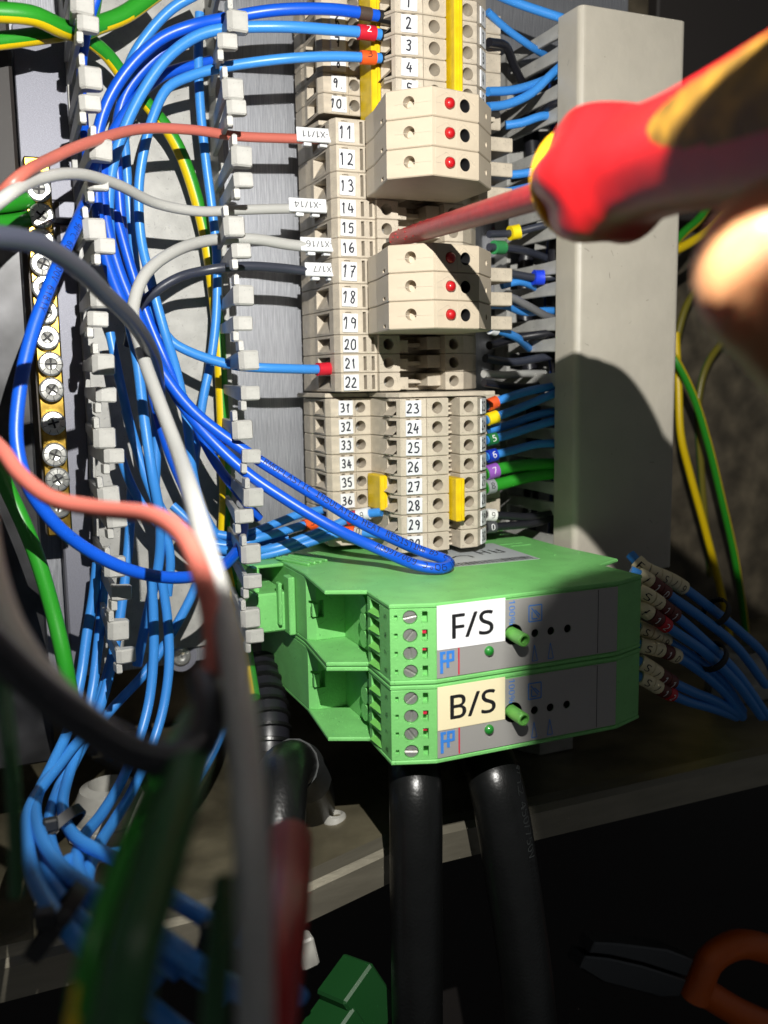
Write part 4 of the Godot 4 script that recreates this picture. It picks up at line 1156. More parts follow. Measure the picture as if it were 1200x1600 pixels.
	# foreground sweep
	wire("slate_wire", "thick dark slate wire crossing in front of the earth bar", "wire", [Vector3(-110.2, 84.2, 160.9), Vector3(-103.9, 85.5, 154.6), Vector3(-97.0, 85.5, 146.6), Vector3(-88.8, 83.0, 132.9), Vector3(-81.3, 79.1, 117.0), Vector3(-73.1, 74.7, 99.2), Vector3(-63.2, 66.1, 71.8), Vector3(-55.4, 51.0, 35.6)], 2.0, "slate")
	wire("white_wire", "blurred white wire sweeping through the lower left foreground", "wire", [Vector3(-110.6, 44.9, 202.0), Vector3(-110.1, 37.1, 207.8), Vector3(-108.6, 30.6, 213.9), Vector3(-105.9, 25.8, 220.2), Vector3(-102.1, 21.7, 224.7), Vector3(-97.8, 18.4, 229.3), Vector3(-93.2, 16.1, 231.7)], 1.7, "white")
	wire("black_wire", "blurred black wire curving through the lower left foreground", "wire", [Vector3(-113.8, 34.0, 222.1), Vector3(-110.1, 30.0, 226.5), Vector3(-106.6, 26.6, 230.8), Vector3(-102.5, 23.6, 235.3), Vector3(-98.4, 21.0, 238.6), Vector3(-94.1, 19.7, 240.6), Vector3(-90.7, 20.8, 239.7), Vector3(-88.4, 22.7, 234.9), Vector3(-87.2, 23.8, 226.4)], 2.0, "black")
	wire("earth_wire", "blurred dull green earth wire rising from the bottom foreground", "earth wire", [Vector3(-88.8, 21.3, 232.8), Vector3(-92.2, 19.3, 240.4), Vector3(-96.2, 17.0, 250.0), Vector3(-99.7, 14.5, 257.7), Vector3(-102.4, 12.4, 263.5), Vector3(-104.8, 6.8, 267.7)], 2.3, "dgreen", "", [], 0.0)
	wire("earth_wire", "blurred green and yellow earth wire left of the dull green one", "earth wire", [Vector3(-87.7, 17.1, 220.7), Vector3(-92.7, 15.4, 229.8), Vector3(-97.9, 12.5, 239.0), Vector3(-102.0, 9.2, 246.5), Vector3(-104.8, 6.5, 252.3), Vector3(-107.3, -1.3, 256.8)], 1.3, "green", "", [-0.6, -0.2, 0.7, 0.6])
	wire("earth_wire", "blurred dull green earth wire right of the grey sweep at the bottom", "earth wire", [Vector3(-89.6, 6.2, 243.6), Vector3(-91.7, 4.1, 249.6), Vector3(-93.5, 0.2, 253.8), Vector3(-94.8, -7.0, 256.5)], 1.3, "dgreen")
	wire("teal_wire", "thin dark teal wire at the very left of the foreground", "wire", [Vector3(-109.6, 24.9, 192.3), Vector3(-109.5, 17.6, 200.1), Vector3(-109.4, 10.2, 205.7), Vector3(-109.5, 1.7, 209.2), Vector3(-110.0, -7.6, 210.4)], 1.0, "dgreen")
	wire("red_wire", "blurred dark red wire at the bottom of the foreground", "wire", [Vector3(-70.0, -11.0, 204.1), Vector3(-74.4, -12.6, 215.6), Vector3(-79.5, -12.5, 228.8), Vector3(-82.9, -14.0, 236.4), Vector3(-86.0, -20.3, 242.6)], 3.6, "red")

func plate_at(q: Array) -> Vector3:
	return {490: Vector3(-2.5, 136.0, 37.0), 478: Vector3(-5.7, 114.2, 37.0), 496: Vector3(-2.1, 102.1, 37.0), 504: Vector3(-0.8, 94.2, 37.0)}[q[0]]

func mat_once(called: String, c: Color) -> StandardMaterial3D:
	return M[called] if M.has(called) else mat(called, c, 0.5)

func print_on(w: Array, txt: String, near: Vector3, face: Vector3, r: float, h: float) -> void:
	var pp: PackedVector3Array = w[1]
	var best := 0
	for i in pp.size():
		if pp[i].distance_to(near) < pp[best].distance_to(near):
			best = i
	O = w[0].position / U
	var mb := MB.new()
	print_round(mb, txt, pp.slice(maxi(0, best - 2)), 1.0, face, r, h)
	obj("printed_lettering", mb, M.ink, w[0])

func wires_right() -> void:
	var rows := [
		["light blue wire entering the trunking top from the upper terminals", "light", 1.5, [Vector3(59.8, 186.7, 42.0), Vector3(67.7, 185.0, 42.0), Vector3(76.6, 182.6, 44.0), Vector3(86.6, 180.3, 46.0), Vector3(101.8, 181.2, 40.0)]],
		["light blue wire just below the topmost right one", "light", 1.3, [Vector3(61.7, 182.9, 36.0), Vector3(70.0, 179.2, 34.0), Vector3(80.6, 175.6, 32.0), Vector3(93.7, 174.1, 26.0)]],
		["black wire arching down from terminal two on the right", "black", 1.5, [Vector3(59.9, 171.6, 40.0), Vector3(68.8, 172.6, 36.0), Vector3(75.6, 169.2, 30.0), Vector3(83.5, 164.7, 24.0), Vector3(96.0, 162.2, 14.0)]],
		["light blue wire from terminal four into the trunking window", "light", 1.5, [Vector3(57.2, 154.4, 44.0), Vector3(67.8, 156.4, 42.0), Vector3(79.3, 160.4, 40.0), Vector3(89.9, 165.3, 40.0), Vector3(103.5, 170.5, 36.0)]],
		["light blue wire from terminal five crossing upward into the trunking window", "light", 1.5, [Vector3(57.2, 149.5, 44.0), Vector3(65.2, 151.3, 43.0), Vector3(74.9, 155.8, 43.0), Vector3(82.1, 162.0, 43.0), Vector3(88.5, 167.1, 42.0), Vector3(99.2, 173.8, 38.0)]],
		["light blue wire beside the topmost end tab", "light", 1.5, [Vector3(70.1, 147.0, 34.0), Vector3(75.4, 147.8, 36.0), Vector3(82.0, 150.1, 38.0), Vector3(91.4, 151.8, 36.0), Vector3(105.2, 154.9, 30.0)]],
		["black wire above the window beside the first end tabs", "black", 1.3, [Vector3(85.8, 152.8, 30.0), Vector3(83.9, 153.1, 42.0), Vector3(88.6, 154.2, 46.0), Vector3(100.8, 158.2, 40.0)]],
		["light blue wire beside the third end tab", "light", 1.5, [Vector3(70.3, 130.5, 32.0), Vector3(75.9, 130.9, 34.0), Vector3(83.5, 132.3, 36.0), Vector3(94.3, 135.7, 34.0), Vector3(105.4, 138.6, 30.0)]],
		["light blue wire half hidden by the screwdriver shaft", "light", 1.5, [Vector3(58.3, 122.3, 42.0), Vector3(66.6, 123.1, 40.0), Vector3(79.5, 126.4, 36.0), Vector3(92.9, 130.1, 32.0)]],
		["dark grey wire under the yellow collar", "slate", 1.3, [Vector3(62.2, 109.2, 36.0), Vector3(72.8, 110.4, 34.0), Vector3(83.7, 113.0, 38.0), Vector3(91.9, 114.9, 40.0), Vector3(103.0, 116.9, 36.0)]],
		["dark grey wire with green collar entering a trunking window", "slate", 1.4, [Vector3(61.1, 104.5, 38.0), Vector3(72.9, 105.0, 34.0), Vector3(87.5, 104.0, 28.0), Vector3(98.6, 102.0, 24.0)]],
		["dark grey wire with blue collar", "slate", 1.4, [Vector3(61.1, 96.2, 38.0), Vector3(71.7, 95.8, 36.0), Vector3(82.4, 94.8, 36.0), Vector3(92.1, 95.5, 40.0), Vector3(104.7, 96.9, 34.0)]],
		["light blue wire behind the second lower end tab", "light", 1.4, [Vector3(68.6, 91.9, 34.0), Vector3(75.6, 93.4, 34.0), Vector3(82.3, 92.4, 32.0), Vector3(91.7, 89.9, 26.0)]],
		["light blue wire behind the third lower end tab", "light", 1.4, [Vector3(59.9, 84.6, 40.0), Vector3(69.1, 84.6, 36.0), Vector3(79.6, 82.7, 32.0), Vector3(87.9, 83.3, 32.0), Vector3(97.7, 83.5, 30.0)]],
		["dark wire crossing the light blue ones below the blue collar", "grey2", 1.4, [Vector3(58.8, 86.6, 42.0), Vector3(68.0, 87.4, 40.0), Vector3(77.2, 84.5, 38.0), Vector3(89.4, 80.8, 34.0), Vector3(101.9, 80.4, 28.0)]],
		["light blue wire with white sleeve below the last fuse lever", "light", 1.5, [Vector3(58.8, 76.5, 42.0), Vector3(65.4, 75.3, 40.0), Vector3(73.9, 73.3, 36.0), Vector3(83.8, 69.9, 28.0)]],
		["dark grey wire below the white sleeved blue wire", "black", 1.5, [Vector3(61.1, 70.5, 38.0), Vector3(73.0, 72.9, 34.0), Vector3(84.0, 74.6, 38.0), Vector3(93.8, 75.4, 40.0)]],
		["dark grey wire beside tag twenty-one", "slate", 1.5, [Vector3(58.4, 66.0, 40.0), Vector3(71.8, 64.6, 36.0), Vector3(83.9, 65.9, 34.0), Vector3(95.1, 67.7, 34.0)]],
		["light grey wire beside tag twenty-two", "grey", 1.4, [Vector3(57.8, 60.6, 40.0), Vector3(69.1, 60.0, 36.0), Vector3(79.7, 60.4, 32.0), Vector3(92.0, 60.3, 26.0)]],
		["black wire under the light grey one", "black", 1.3, [Vector3(56.7, 57.5, 42.0), Vector3(67.9, 56.2, 38.0), Vector3(81.3, 55.7, 34.0), Vector3(95.2, 58.3, 32.0)]],
		["blue wire with orange collar from terminal twenty-three", "light", 1.5, [Vector3(57.7, 49.4, 42.0), Vector3(65.6, 51.9, 42.0), Vector3(76.2, 54.4, 42.0), Vector3(89.9, 56.0, 42.0), Vector3(102.5, 56.7, 38.0)]],
		["blue wire with yellow collar from terminal twenty-four", "light", 1.5, [Vector3(57.7, 44.4, 42.0), Vector3(65.6, 46.5, 42.0), Vector3(74.9, 49.4, 42.0), Vector3(87.2, 53.7, 44.0), Vector3(101.1, 54.8, 40.0)]],
		["blue wire in shade beside tag twenty-four", "light", 1.5, [Vector3(61.1, 40.5, 38.0), Vector3(70.7, 42.5, 38.0), Vector3(80.3, 45.5, 40.0), Vector3(91.4, 46.6, 42.0), Vector3(102.7, 46.7, 38.0)]],
		["blue wire with green collar from terminal twenty-five", "light", 1.5, [Vector3(57.7, 37.2, 42.0), Vector3(65.6, 38.5, 42.0), Vector3(76.3, 41.1, 42.0), Vector3(90.1, 44.4, 44.0), Vector3(101.3, 44.9, 40.0)]],
		["blue wire with blue collar from terminal twenty-six", "light", 1.5, [Vector3(57.7, 31.3, 42.0), Vector3(68.3, 33.1, 42.0), Vector3(78.4, 35.0, 43.0), Vector3(90.2, 35.0, 44.0), Vector3(101.5, 34.8, 40.0)]],
		["bright green wire with violet collar from terminal twenty-seven", "green", 2.2, [Vector3(57.2, 25.4, 42.0), Vector3(65.6, 27.0, 42.0), Vector3(75.8, 27.7, 43.0), Vector3(90.3, 27.0, 44.0), Vector3(103.1, 26.1, 40.0)]],
		["bright green wire with grey collar from terminal twenty-eight", "green", 2.2, [Vector3(57.2, 20.3, 42.0), Vector3(65.6, 21.6, 42.0), Vector3(75.8, 23.5, 43.0), Vector3(90.3, 24.2, 44.0), Vector3(103.1, 23.6, 40.0)]],
		["black wire with white collar from terminal twenty-nine", "black", 1.5, [Vector3(57.2, 10.6, 42.0), Vector3(65.7, 9.5, 42.0), Vector3(76.5, 8.3, 42.0), Vector3(90.5, 9.2, 42.0), Vector3(103.3, 8.2, 38.0)]],
		["black wire with grey collar from terminal thirty", "black", 1.5, [Vector3(57.2, 5.9, 42.0), Vector3(65.7, 5.8, 42.0), Vector3(76.5, 5.9, 42.0), Vector3(90.5, 8.2, 42.0), Vector3(103.4, 7.3, 38.0)]],
	]
	var w: Array
	var ws := []
	for r in rows:
		ws.append(wire({"light": "blue_wire", "black": "black_wire", "slate": "dark_grey_wire", "grey": "grey_wire", "grey2": "dark_grey_wire", "green": "green_wire"}[r[1]], r[0], "wire", r[3], r[2], r[1], "wires between the terminals and the covered trunking"))
	for c in [[9, 10.0, 14.0, 2.6, srgb(236, 208, 16), ""], [10, 2.5, 7.5, 2.4, srgb(46, 130, 74), ""], [11, 20.0, 24.0, 2.7, srgb(24, 62, 214), ""], [15, 0.5, 3.5, 2.2, srgb(220, 222, 226), ""], [20, 0.5, 4.5, 2.2, srgb(216, 84, 36), ""], [21, 0.5, 4.5, 2.3, srgb(236, 208, 16), ""], [23, 0.5, 4.0, 2.2, srgb(30, 110, 56), "5"], [24, 0.5, 4.0, 2.3, srgb(18, 50, 170), "6"], [25, 0.5, 5.0, 2.7, srgb(142, 84, 176), "7"], [26, 0.3, 3.6, 2.7, srgb(140, 144, 146), "8"], [27, 0.3, 4.0, 2.3, srgb(226, 226, 222), "9"], [28, 0.3, 4.0, 2.2, srgb(70, 72, 74), "0"]]:
		var cm := mat_once("collar_%d" % c[0], c[4])
		sleeve(ws[c[0]], "number_collar", c[1], c[2], c[3], cm, c[5], Vector3(-0.5, 0.15, 1), M.digit_white if c[0] in [23, 24, 25, 28] else M.ink, 2.3)
	for q in [[92.5, 14.0, "black", 3.0, "added black cable darkening the trunking behind its windows"], [96.0, 30.0, "black", 3.4, "second added black cable darkening the trunking nearer its cover"], [92.0, 42.0, "slate", 2.6, "added dark grey cable darkening the trunking just under its cover"], [100.0, 20.0, "navy", 2.2, "dark blue wire inside the trunking glimpsed through its windows"], [104.0, 40.0, "black", 3.6, "thick black cable added to darken the trunking depth"], [108.0, 12.0, "black", 4.5, "black cable added to darken the back of the trunking"]]:  # dark cables added so the trunking windows look shaded inside
		wire("black_cable" if q[2] == "black" else "dark_wire", q[4], "cable", [Vector3(q[0], -10, q[1]), Vector3(q[0] + 1.5, 40, q[1] + 2.0), Vector3(q[0] - 1.0, 90, q[1] - 1.5), Vector3(q[0] + 1.0, 140, q[1] + 1.0), Vector3(q[0] + 2.0, 168, q[1] - 4.0), Vector3(q[0] + 12.0, 176, 6.0)], q[3], q[2], "cables inside the covered trunking")
	# wires plugged into the right end of the two modules
	var mod := [
		[[Vector3(88.7, 0.2, 84.0), Vector3(90.7, -3.6, 88.0), Vector3(103.6, -9.7, 88.0), Vector3(123.2, -21.6, 84.0), Vector3(144.8, -35.4, 78.0), Vector3(165.5, -50.1, 70.0), Vector3(188.0, -77.4, 60.0)], "F/S/9", [], "upper module wire with cream rings nine"],
		[[Vector3(82.6, -3.4, 92.0), Vector3(86.4, -5.5, 94.0), Vector3(97.6, -12.8, 93.0), Vector3(117.4, -24.6, 88.0), Vector3(138.1, -38.3, 82.0), Vector3(163.3, -59.4, 72.0)], "/10", [1, 2], "upper module wire with brown ring ten"],
		[[Vector3(81.2, -8.8, 94.0), Vector3(83.6, -9.7, 97.0), Vector3(96.6, -18.1, 96.0), Vector3(115.9, -31.2, 90.0), Vector3(136.6, -47.1, 84.0), Vector3(161.1, -70.5, 76.0)], "S/11", [2, 3], "upper module wire with brown rings eleven"],
		[[Vector3(81.3, -14.3, 94.0), Vector3(83.0, -14.9, 98.0), Vector3(95.9, -23.4, 97.0), Vector3(115.1, -34.9, 91.0), Vector3(136.8, -51.0, 84.0), Vector3(157.9, -70.0, 76.0)], "/12", [1, 4], "upper module wire with red ring twelve"],
		[[Vector3(83.0, -21.1, 92.0), Vector3(86.7, -22.8, 93.0), Vector3(98.7, -29.1, 92.0), Vector3(117.0, -39.6, 86.0), Vector3(134.6, -51.8, 80.0), Vector3(152.2, -67.9, 72.0)], "S/9", [], "lower module wire with cream rings nine"],
		[[Vector3(81.6, -26.7, 94.0), Vector3(84.4, -27.4, 96.0), Vector3(96.8, -31.9, 95.0), Vector3(115.3, -42.1, 88.0), Vector3(134.8, -55.2, 80.0), Vector3(152.2, -69.4, 72.0)], "S/10", [2], "lower module wire with brown ring ten"],
		[[Vector3(81.8, -32.3, 94.0), Vector3(84.0, -32.9, 96.0), Vector3(95.5, -40.4, 95.0), Vector3(112.8, -49.5, 88.0), Vector3(131.9, -58.7, 80.0), Vector3(154.3, -71.4, 70.0)], "S/11", [2, 3], "lower module wire with brown rings eleven"],
		[[Vector3(81.9, -37.9, 94.0), Vector3(84.2, -38.1, 96.0), Vector3(94.6, -44.3, 95.0), Vector3(110.1, -52.4, 88.0), Vector3(129.0, -60.6, 80.0), Vector3(151.1, -70.9, 70.0)], "S/12", [2, 4], "lower module wire with red ring twelve"],
	]
	for m in mod:
		w = wire("blue_wire", "blue " + m[3], "wire", m[0], 1.7, "light", "blue wires with lettered rings at the module end")
		var s := 3.0
		var i := 0
		for ch in m[1]:
			var km: StandardMaterial3D = mat_once("ring_brown", srgb(98, 40, 34)) if i in m[2] else M.cream
			if 4 in m[2] and i == m[1].length() - 1:
				km = mat_once("ring_red", srgb(200, 24, 40))
			sleeve(w, "letter_ring", s, s + 4.4, 2.5, km, ch, Vector3(-0.5, -0.1, 1), M.digit_white if km != M.cream else M.ink, 2.6)
			s += 4.7
			i += 1
	for t in [[Vector3(126.2, -23.7, 84.0), Vector3(0.8, -0.6, -0.1), "black tie round the upper blue module wires", 4.6], [Vector3(121.4, -38.3, 88.0), Vector3(0.7, -0.7, -0.1), "black tie round the lower blue module wires", 5.0]]:
		var mb := MB.new()
		lathe(mb, [Vector2(t[3], -1.2), Vector2(t[3] + 0.8, -1.2), Vector2(t[3] + 0.8, 1.2), Vector2(t[3], 1.2)], t[0], t[1], 20)
		solo("cable_tie", mb, M.dark, t[2], "cable tie", t[0], "black cable ties")
	# green and yellow wires beyond the trunking
	for e in [["green and yellow earth wire curling out beside the red handle", 2.1, [Vector3(186.6, 113.7, -20.0), Vector3(199.3, 123.3, -24.0), Vector3(214.8, 132.4, -30.0), Vector3(233.4, 150.0, -40.0)], 2.0, [0.6, -0.8, 0.3, 0.6]],
			["yellow and green earth wire below the curl beside the red handle", 2.1, [Vector3(176.9, 111.1, -10.0), Vector3(192.3, 116.6, -14.0), Vector3(209.0, 124.0, -18.0), Vector3(225.6, 134.4, -24.0)], 2.0, [0, 0.3, 1, 0.1]],
			["faint green and yellow earth wire bowed behind the trunking", 1.9, [Vector3(231.5, 40.5, -66.0), Vector3(234.4, 80.4, -66.0), Vector3(243.0, 99.6, -66.0), Vector3(265.3, 108.9, -68.0), Vector3(296.7, 111.7, -68.0)], 0.6, [-0.5, 0.6, 0.8, 0.3], "olive"],
			["bright yellow and green earth wire hanging beside the trunking edge", 1.9, [Vector3(204.6, 73.0, -40.0), Vector3(208.5, 64.8, -36.0), Vector3(217.7, 47.9, -34.0), Vector3(227.4, 25.5, -34.0), Vector3(239.6, -4.4, -36.0), Vector3(254.4, -39.7, -40.0), Vector3(267.4, -83.9, -44.0), Vector3(264.8, -111.0, -40.0)], 0.9, [0.9, 0.2, 0.6, 0.5]],
			["bright yellow earth wire close along the trunking edge", 1.9, [Vector3(219.1, 79.6, -50.0), Vector3(218.2, 54.2, -46.0), Vector3(219.0, 28.6, -44.0), Vector3(225.5, 8.8, -44.0), Vector3(235.7, -18.4, -44.0), Vector3(252.2, -61.4, -46.0), Vector3(263.1, -105.3, -46.0)], 0.0, [-0.2, 0, 1, -0.2]],
			["faint blurred earth wire far beyond the trunking", 1.9, [Vector3(265.0, -53.2, -70.0), Vector3(256.3, 4.8, -70.0), Vector3(252.9, 46.7, -70.0), Vector3(260.0, 67.1, -70.0), Vector3(281.7, 84.2, -70.0), Vector3(313.7, 95.0, -70.0)], 0.2, [0, 0.3, 1, 0.2], "olive"]]:
		wire("earth_wire", e[0], "earth wire", e[2], e[1], "dgreen" if e.size() > 5 else "green", "earth wires beyond the trunking", e[4], e[3], "olive" if e.size() > 5 else "yellow")

func earth_bar() -> void:
	var mb := MB.new()
	prism(mb, poly([-90.0, 117, -73.5, 117, -73.5, 168, -76, 171, -88, 171, -90, 168]), Vector3.ZERO, X, Y, Z, 8.5, 10.5, 0.3)
	span(mb, Vector3(-84.5, -36, 2), Vector3(-73.5, 117.2, 10.2), 0.6)
	solo("silver_bracket", mb, M.zinc, "brushed silver bracket strip at the upper left behind the duct fingers", "bracket", Vector3(-82, -36, 2))
	var o := thing("earth_bar", "brass earth bar with a column of cross-head clamp screws", "earth bar", Vector3(-86, 16, 17))
	mb = MB.new()
	span(mb, Vector3(-90.2, 12, 17), Vector3(-82.6, 127, 24.5), 0.5)
	obj("brass_body", mb, M.brass, o)
	var ys := [117.2, 109.6, 102.2, 95.4, 88.4, 81.2, 73.6, 65.6, 57.8, 47.6, 37.8, 30.0, 21.6]
	var k := 0
	for y in ys:
		var at := Vector3(-86.4 + rng.randf_range(-0.4, 0.4), y, 27.4 + rng.randf_range(-0.5, 0.3))
		var axis := Vector3(rng.randf_range(-0.06, 0.06), rng.randf_range(-0.06, 0.06), 1).normalized()
		var cs := obj("clamp_screw", cross_head(at, axis, 3.7, k * 0.9), M.brightscrew, o)
		mb = MB.new()
		for d in [X.rotated(axis, k * 0.9), Y.rotated(axis, k * 0.9)]:
			box(mb, at - axis * 0.12, Vector3(3.4, 0.62, 0.3), 0.08, Basis(d, axis.cross(d), axis))
		for m in 8:
			var d := X.rotated(axis, TAU * m / 8.0 + k)
			box(mb, at + d * 2.75 - axis * 0.02, Vector3(1.5, 0.16, 0.25), 0.03, Basis(d, axis.cross(d), axis))
		obj("cross_recess", mb, M.dark, cs)
		k += 1
	for c in [[112.6, "upper"], [105.4, "second"]]:
		mb = MB.new()
		prism(mb, poly([-81.5, 9, -75.0, 9, -75.0, 20, -76, 21.5, -80.5, 21.5, -81.5, 20]), Vector3(0, c[0], 0), X, Z, Y, -2.6, 2.4, 0.3)
		solo("clamp_block", mb, M.zinc, "small bright clamp block beside the %s earth bar screw" % c[1], "clamp", Vector3(-78, c[0], 9), "bright clamp blocks by the earth bar")

func screwdriver() -> void:
	var tip := Vector3(20.5, 104.2, 42.0)
	var d := Vector3(-0.145, -0.055, 0.988).normalized()
	var o := thing("screwdriver", "red insulated screwdriver with its tip in terminal sixteen", "screwdriver", tip)
	var mb := MB.new()
	var e := d.cross(Y).normalized()
	var f := d.cross(e)
	prism(mb, poly([-1.5, 0.6, 1.5, 0.6, 1.5, 1.2, 1.5, -0.6, -1.5, -0.6].slice(0, 4) + [1.5, -0.6, -1.5, -0.6]), tip, e, f, d, 0.0, 14.0, 0.2)
	obj("blade", mb, M.tool_steel, o)
	mb = MB.new()
	lathe(mb, [Vector2(0, 9.5), Vector2(2.1, 9.5), Vector2(2.5, 10.2), Vector2(2.75, 40), Vector2(2.9, 100), Vector2(3.0, 127), Vector2(3.5, 129), Vector2(3.5, 139), Vector2(0, 139)], tip, d, 24)
	rng.seed = 31
	for i in 46:
		var s := 12.0 + i * 1.5 + rng.randf_range(-0.5, 0.5)
		var a := rng.randf_range(-1.9, -0.9) if i > 18 else rng.randf_range(-2.6, 0.6)
		var nn := (e * cos(a) + f * sin(a))
		box(mb, tip + d * s + nn * 2.62, Vector3(rng.randf_range(0.3, 1.2), rng.randf_range(0.25, 0.7), 0.5), 0.1, Basis(d, nn.cross(d), nn))
	obj("insulated_shaft", mb, M.red_shaft, o)
	mb = MB.new()
	lathe(mb, [Vector2(3.0, 139.2), Vector2(10.6, 139.2), Vector2(11.0, 139.6), Vector2(11.0, 140.6), Vector2(10.6, 141.0), Vector2(3.0, 141.0)], tip, d, 40)
	obj("yellow_ring", mb, M.yellow_ring, o)
	# the grip: six rounded flats, a waist behind the collar, then a swelling
	mb = MB.new()
	var prof := [[160, 9.8], [161.0, 10.9], [164, 11.6], [168, 12.4], [172, 12.2], [176, 10.9], [180, 9.8], [186, 9.3], [192, 9.3], [200, 9.7], [210, 10.4], [222, 11.4], [236, 12.6], [250, 12.8], [262, 11.4], [268, 9.4], [270, 6.0]]
	var pts := []
	for q in prof:
		pts.append(Vector3(q[0] - 19.0, q[1], 0))
	var pp := path(pts, 0.6)
	var rows := []
	var sides := 96
	for q in pp:
		var row := PackedVector3Array()
		for j in sides:
			var a := TAU * j / sides
			var lob := 1.0 + 0.075 * cos(6.0 * a) * clampf((157.0 - q.x) / 10.0, 0.25, 1.0)
			row.append(tip + d * q.x + (e * cos(a) + f * sin(a)) * q.y * lob)
		rows.append(row)
	var grip2 := MB.new()
	for i in rows.size() - 1:
		for j in sides:
			var k := (j + 1) % sides
			var fn := []
			for q in [[i, j], [i, k], [i + 1, k], [i + 1, j]]:
				var i0: int = maxi(q[0] - 1, 0)
				var i1: int = mini(q[0] + 1, rows.size() - 1)
				var du: Vector3 = rows[i1][q[1]] - rows[i0][q[1]]
				var dv: Vector3 = rows[q[0]][(q[1] + 1) % sides] - rows[q[0]][(q[1] + sides - 1) % sides]
				var nrm := du.cross(dv).normalized()
				if nrm.dot(rows[q[0]][q[1]] - (tip + d * pp[q[0]].x)) < 0.0:
					nrm = -nrm
				fn.append(nrm)
			# the softer olive inlays lie along two of the flats
			var s: float = pp[i].x
			var rad: Vector3 = (rows[i][j] - (tip + d * s)).normalized()
			var inlay := false
			for c in [Vector3(-0.93, 0.3, 0), Vector3(0.1, 1.0, 0), Vector3(0.8, -0.5, 0)]:
				var w2 := acos(clampf(rad.dot((c - d * c.dot(d)).normalized()), -1.0, 1.0)) / 0.62
				var l2 := (s - 209.0) / 30.0
				if pow(absf(w2), 2.4) + pow(absf(l2), 2.4) < 1.0:
					inlay = true
			var mbx: MB = grip2 if inlay else mb
			mbx.tri(rows[i][j], rows[i][k], rows[i + 1][k], fn[0], fn[1], fn[2])
			mbx.tri(rows[i][j], rows[i + 1][k], rows[i + 1][j], fn[0], fn[2], fn[3])
	obj("red_grip", mb, M.red_grip, o)
	obj("olive_inlay", grip2, M.olive_grip, o)

# ---- hand: tapered capsules joined by a smooth minimum, meshed as surface nets
func body_mesh(bones: Array, lo: Vector3, hi: Vector3, cell: float, blend: float) -> MB:
	var nx := int((hi.x - lo.x) / cell) + 2
	var ny := int((hi.y - lo.y) / cell) + 2
	var nz := int((hi.z - lo.z) / cell) + 2
	var field := PackedFloat32Array()
	field.resize(nx * ny * nz)
	field.fill(50.0)
	for b in bones:
		var a: Vector3 = b[0]
		var c: Vector3 = b[1]
		var ra: float = b[2]
		var rb: float = b[3]
		var k: float = b[4] if b.size() > 4 else blend
		var m := maxf(ra, rb) + 12.0
		var i0 := ((a.min(c) - Vector3.ONE * m - lo) / cell).floor()
		var i1 := ((a.max(c) + Vector3.ONE * m - lo) / cell).ceil()
		var ac := c - a
		var l2 := maxf(ac.length_squared(), 0.0001)
		for z in range(maxi(0, int(i0.z)), mini(nz, int(i1.z) + 1)):
			for y in range(maxi(0, int(i0.y)), mini(ny, int(i1.y) + 1)):
				for x in range(maxi(0, int(i0.x)), mini(nx, int(i1.x) + 1)):
					var p := lo + Vector3(x, y, z) * cell
					var t := clampf((p - a).dot(ac) / l2, 0.0, 1.0)
					var dd := p.distance_to(a + ac * t) - lerpf(ra, rb, t)
					var q := (z * ny + y) * nx + x
					var o := field[q]
					var h := clampf(0.5 + 0.5 * (o - dd) / k, 0.0, 1.0)
					field[q] = lerpf(o, dd, h) - k * h * (1.0 - h)
	var index := {}
	var vs := PackedVector3Array()
	for z in nz - 1:
		for y in ny - 1:
			for x in nx - 1:
				var q := (z * ny + y) * nx + x
				var f: Array = [field[q], field[q + 1], field[q + nx], field[q + nx + 1], field[q + nx * ny], field[q + nx * ny + 1], field[q + nx * ny + nx], field[q + nx * ny + nx + 1]]
				var neg := 0
				for w in f:
					if w < 0.0:
						neg += 1
				if neg == 0 or neg == 8:
					continue
				var sum := Vector3.ZERO
				var cnt := 0
				for e in [[0, 1], [2, 3], [4, 5], [6, 7], [0, 2], [1, 3], [4, 6], [5, 7], [0, 4], [1, 5], [2, 6], [3, 7]]:
					var fa: float = f[e[0]]
					var fb: float = f[e[1]]
					if (fa < 0.0) != (fb < 0.0):
						var t := fa / (fa - fb)
						var pa := Vector3(e[0] & 1, (e[0] >> 1) & 1, (e[0] >> 2) & 1)
						var pb := Vector3(e[1] & 1, (e[1] >> 1) & 1, (e[1] >> 2) & 1)
						sum += pa.lerp(pb, t)
						cnt += 1
				index[q] = vs.size()
				vs.append(lo + (Vector3(x, y, z) + sum / cnt) * cell)
	var grad := func(p: Vector3) -> Vector3:
		var g := ((p - lo) / cell).round()
		var x := clampi(int(g.x), 1, nx - 2)
		var y := clampi(int(g.y), 1, ny - 2)
		var z := clampi(int(g.z), 1, nz - 2)
		var q := (z * ny + y) * nx + x
		return Vector3(field[q + 1] - field[q - 1], field[q + nx] - field[q - nx], field[q + nx * ny] - field[q - nx * ny]).normalized()
	var ns := PackedVector3Array()
	for p in vs:
		ns.append(grad.call(p))
	var mb := MB.new()
	for z in range(1, nz - 1):
		for y in range(1, ny - 1):
			for x in range(1, nx - 1):
				var q := (z * ny + y) * nx + x
				var s := field[q] < 0.0
				for ax in [[1, nx, nx * ny], [nx, nx * ny, 1], [nx * ny, 1, nx]]:
					if (field[q + ax[0]] < 0.0) != s:
						var a = index.get(q)
						var b = index.get(q - ax[1])
						var c = index.get(q - ax[1] - ax[2])
						var dd = index.get(q - ax[2])
						if a != null and b != null and c != null and dd != null:
							mb.tri(vs[a], vs[b], vs[c], ns[a], ns[b], ns[c])
							mb.tri(vs[a], vs[c], vs[dd], ns[a], ns[c], ns[dd])
	return mb

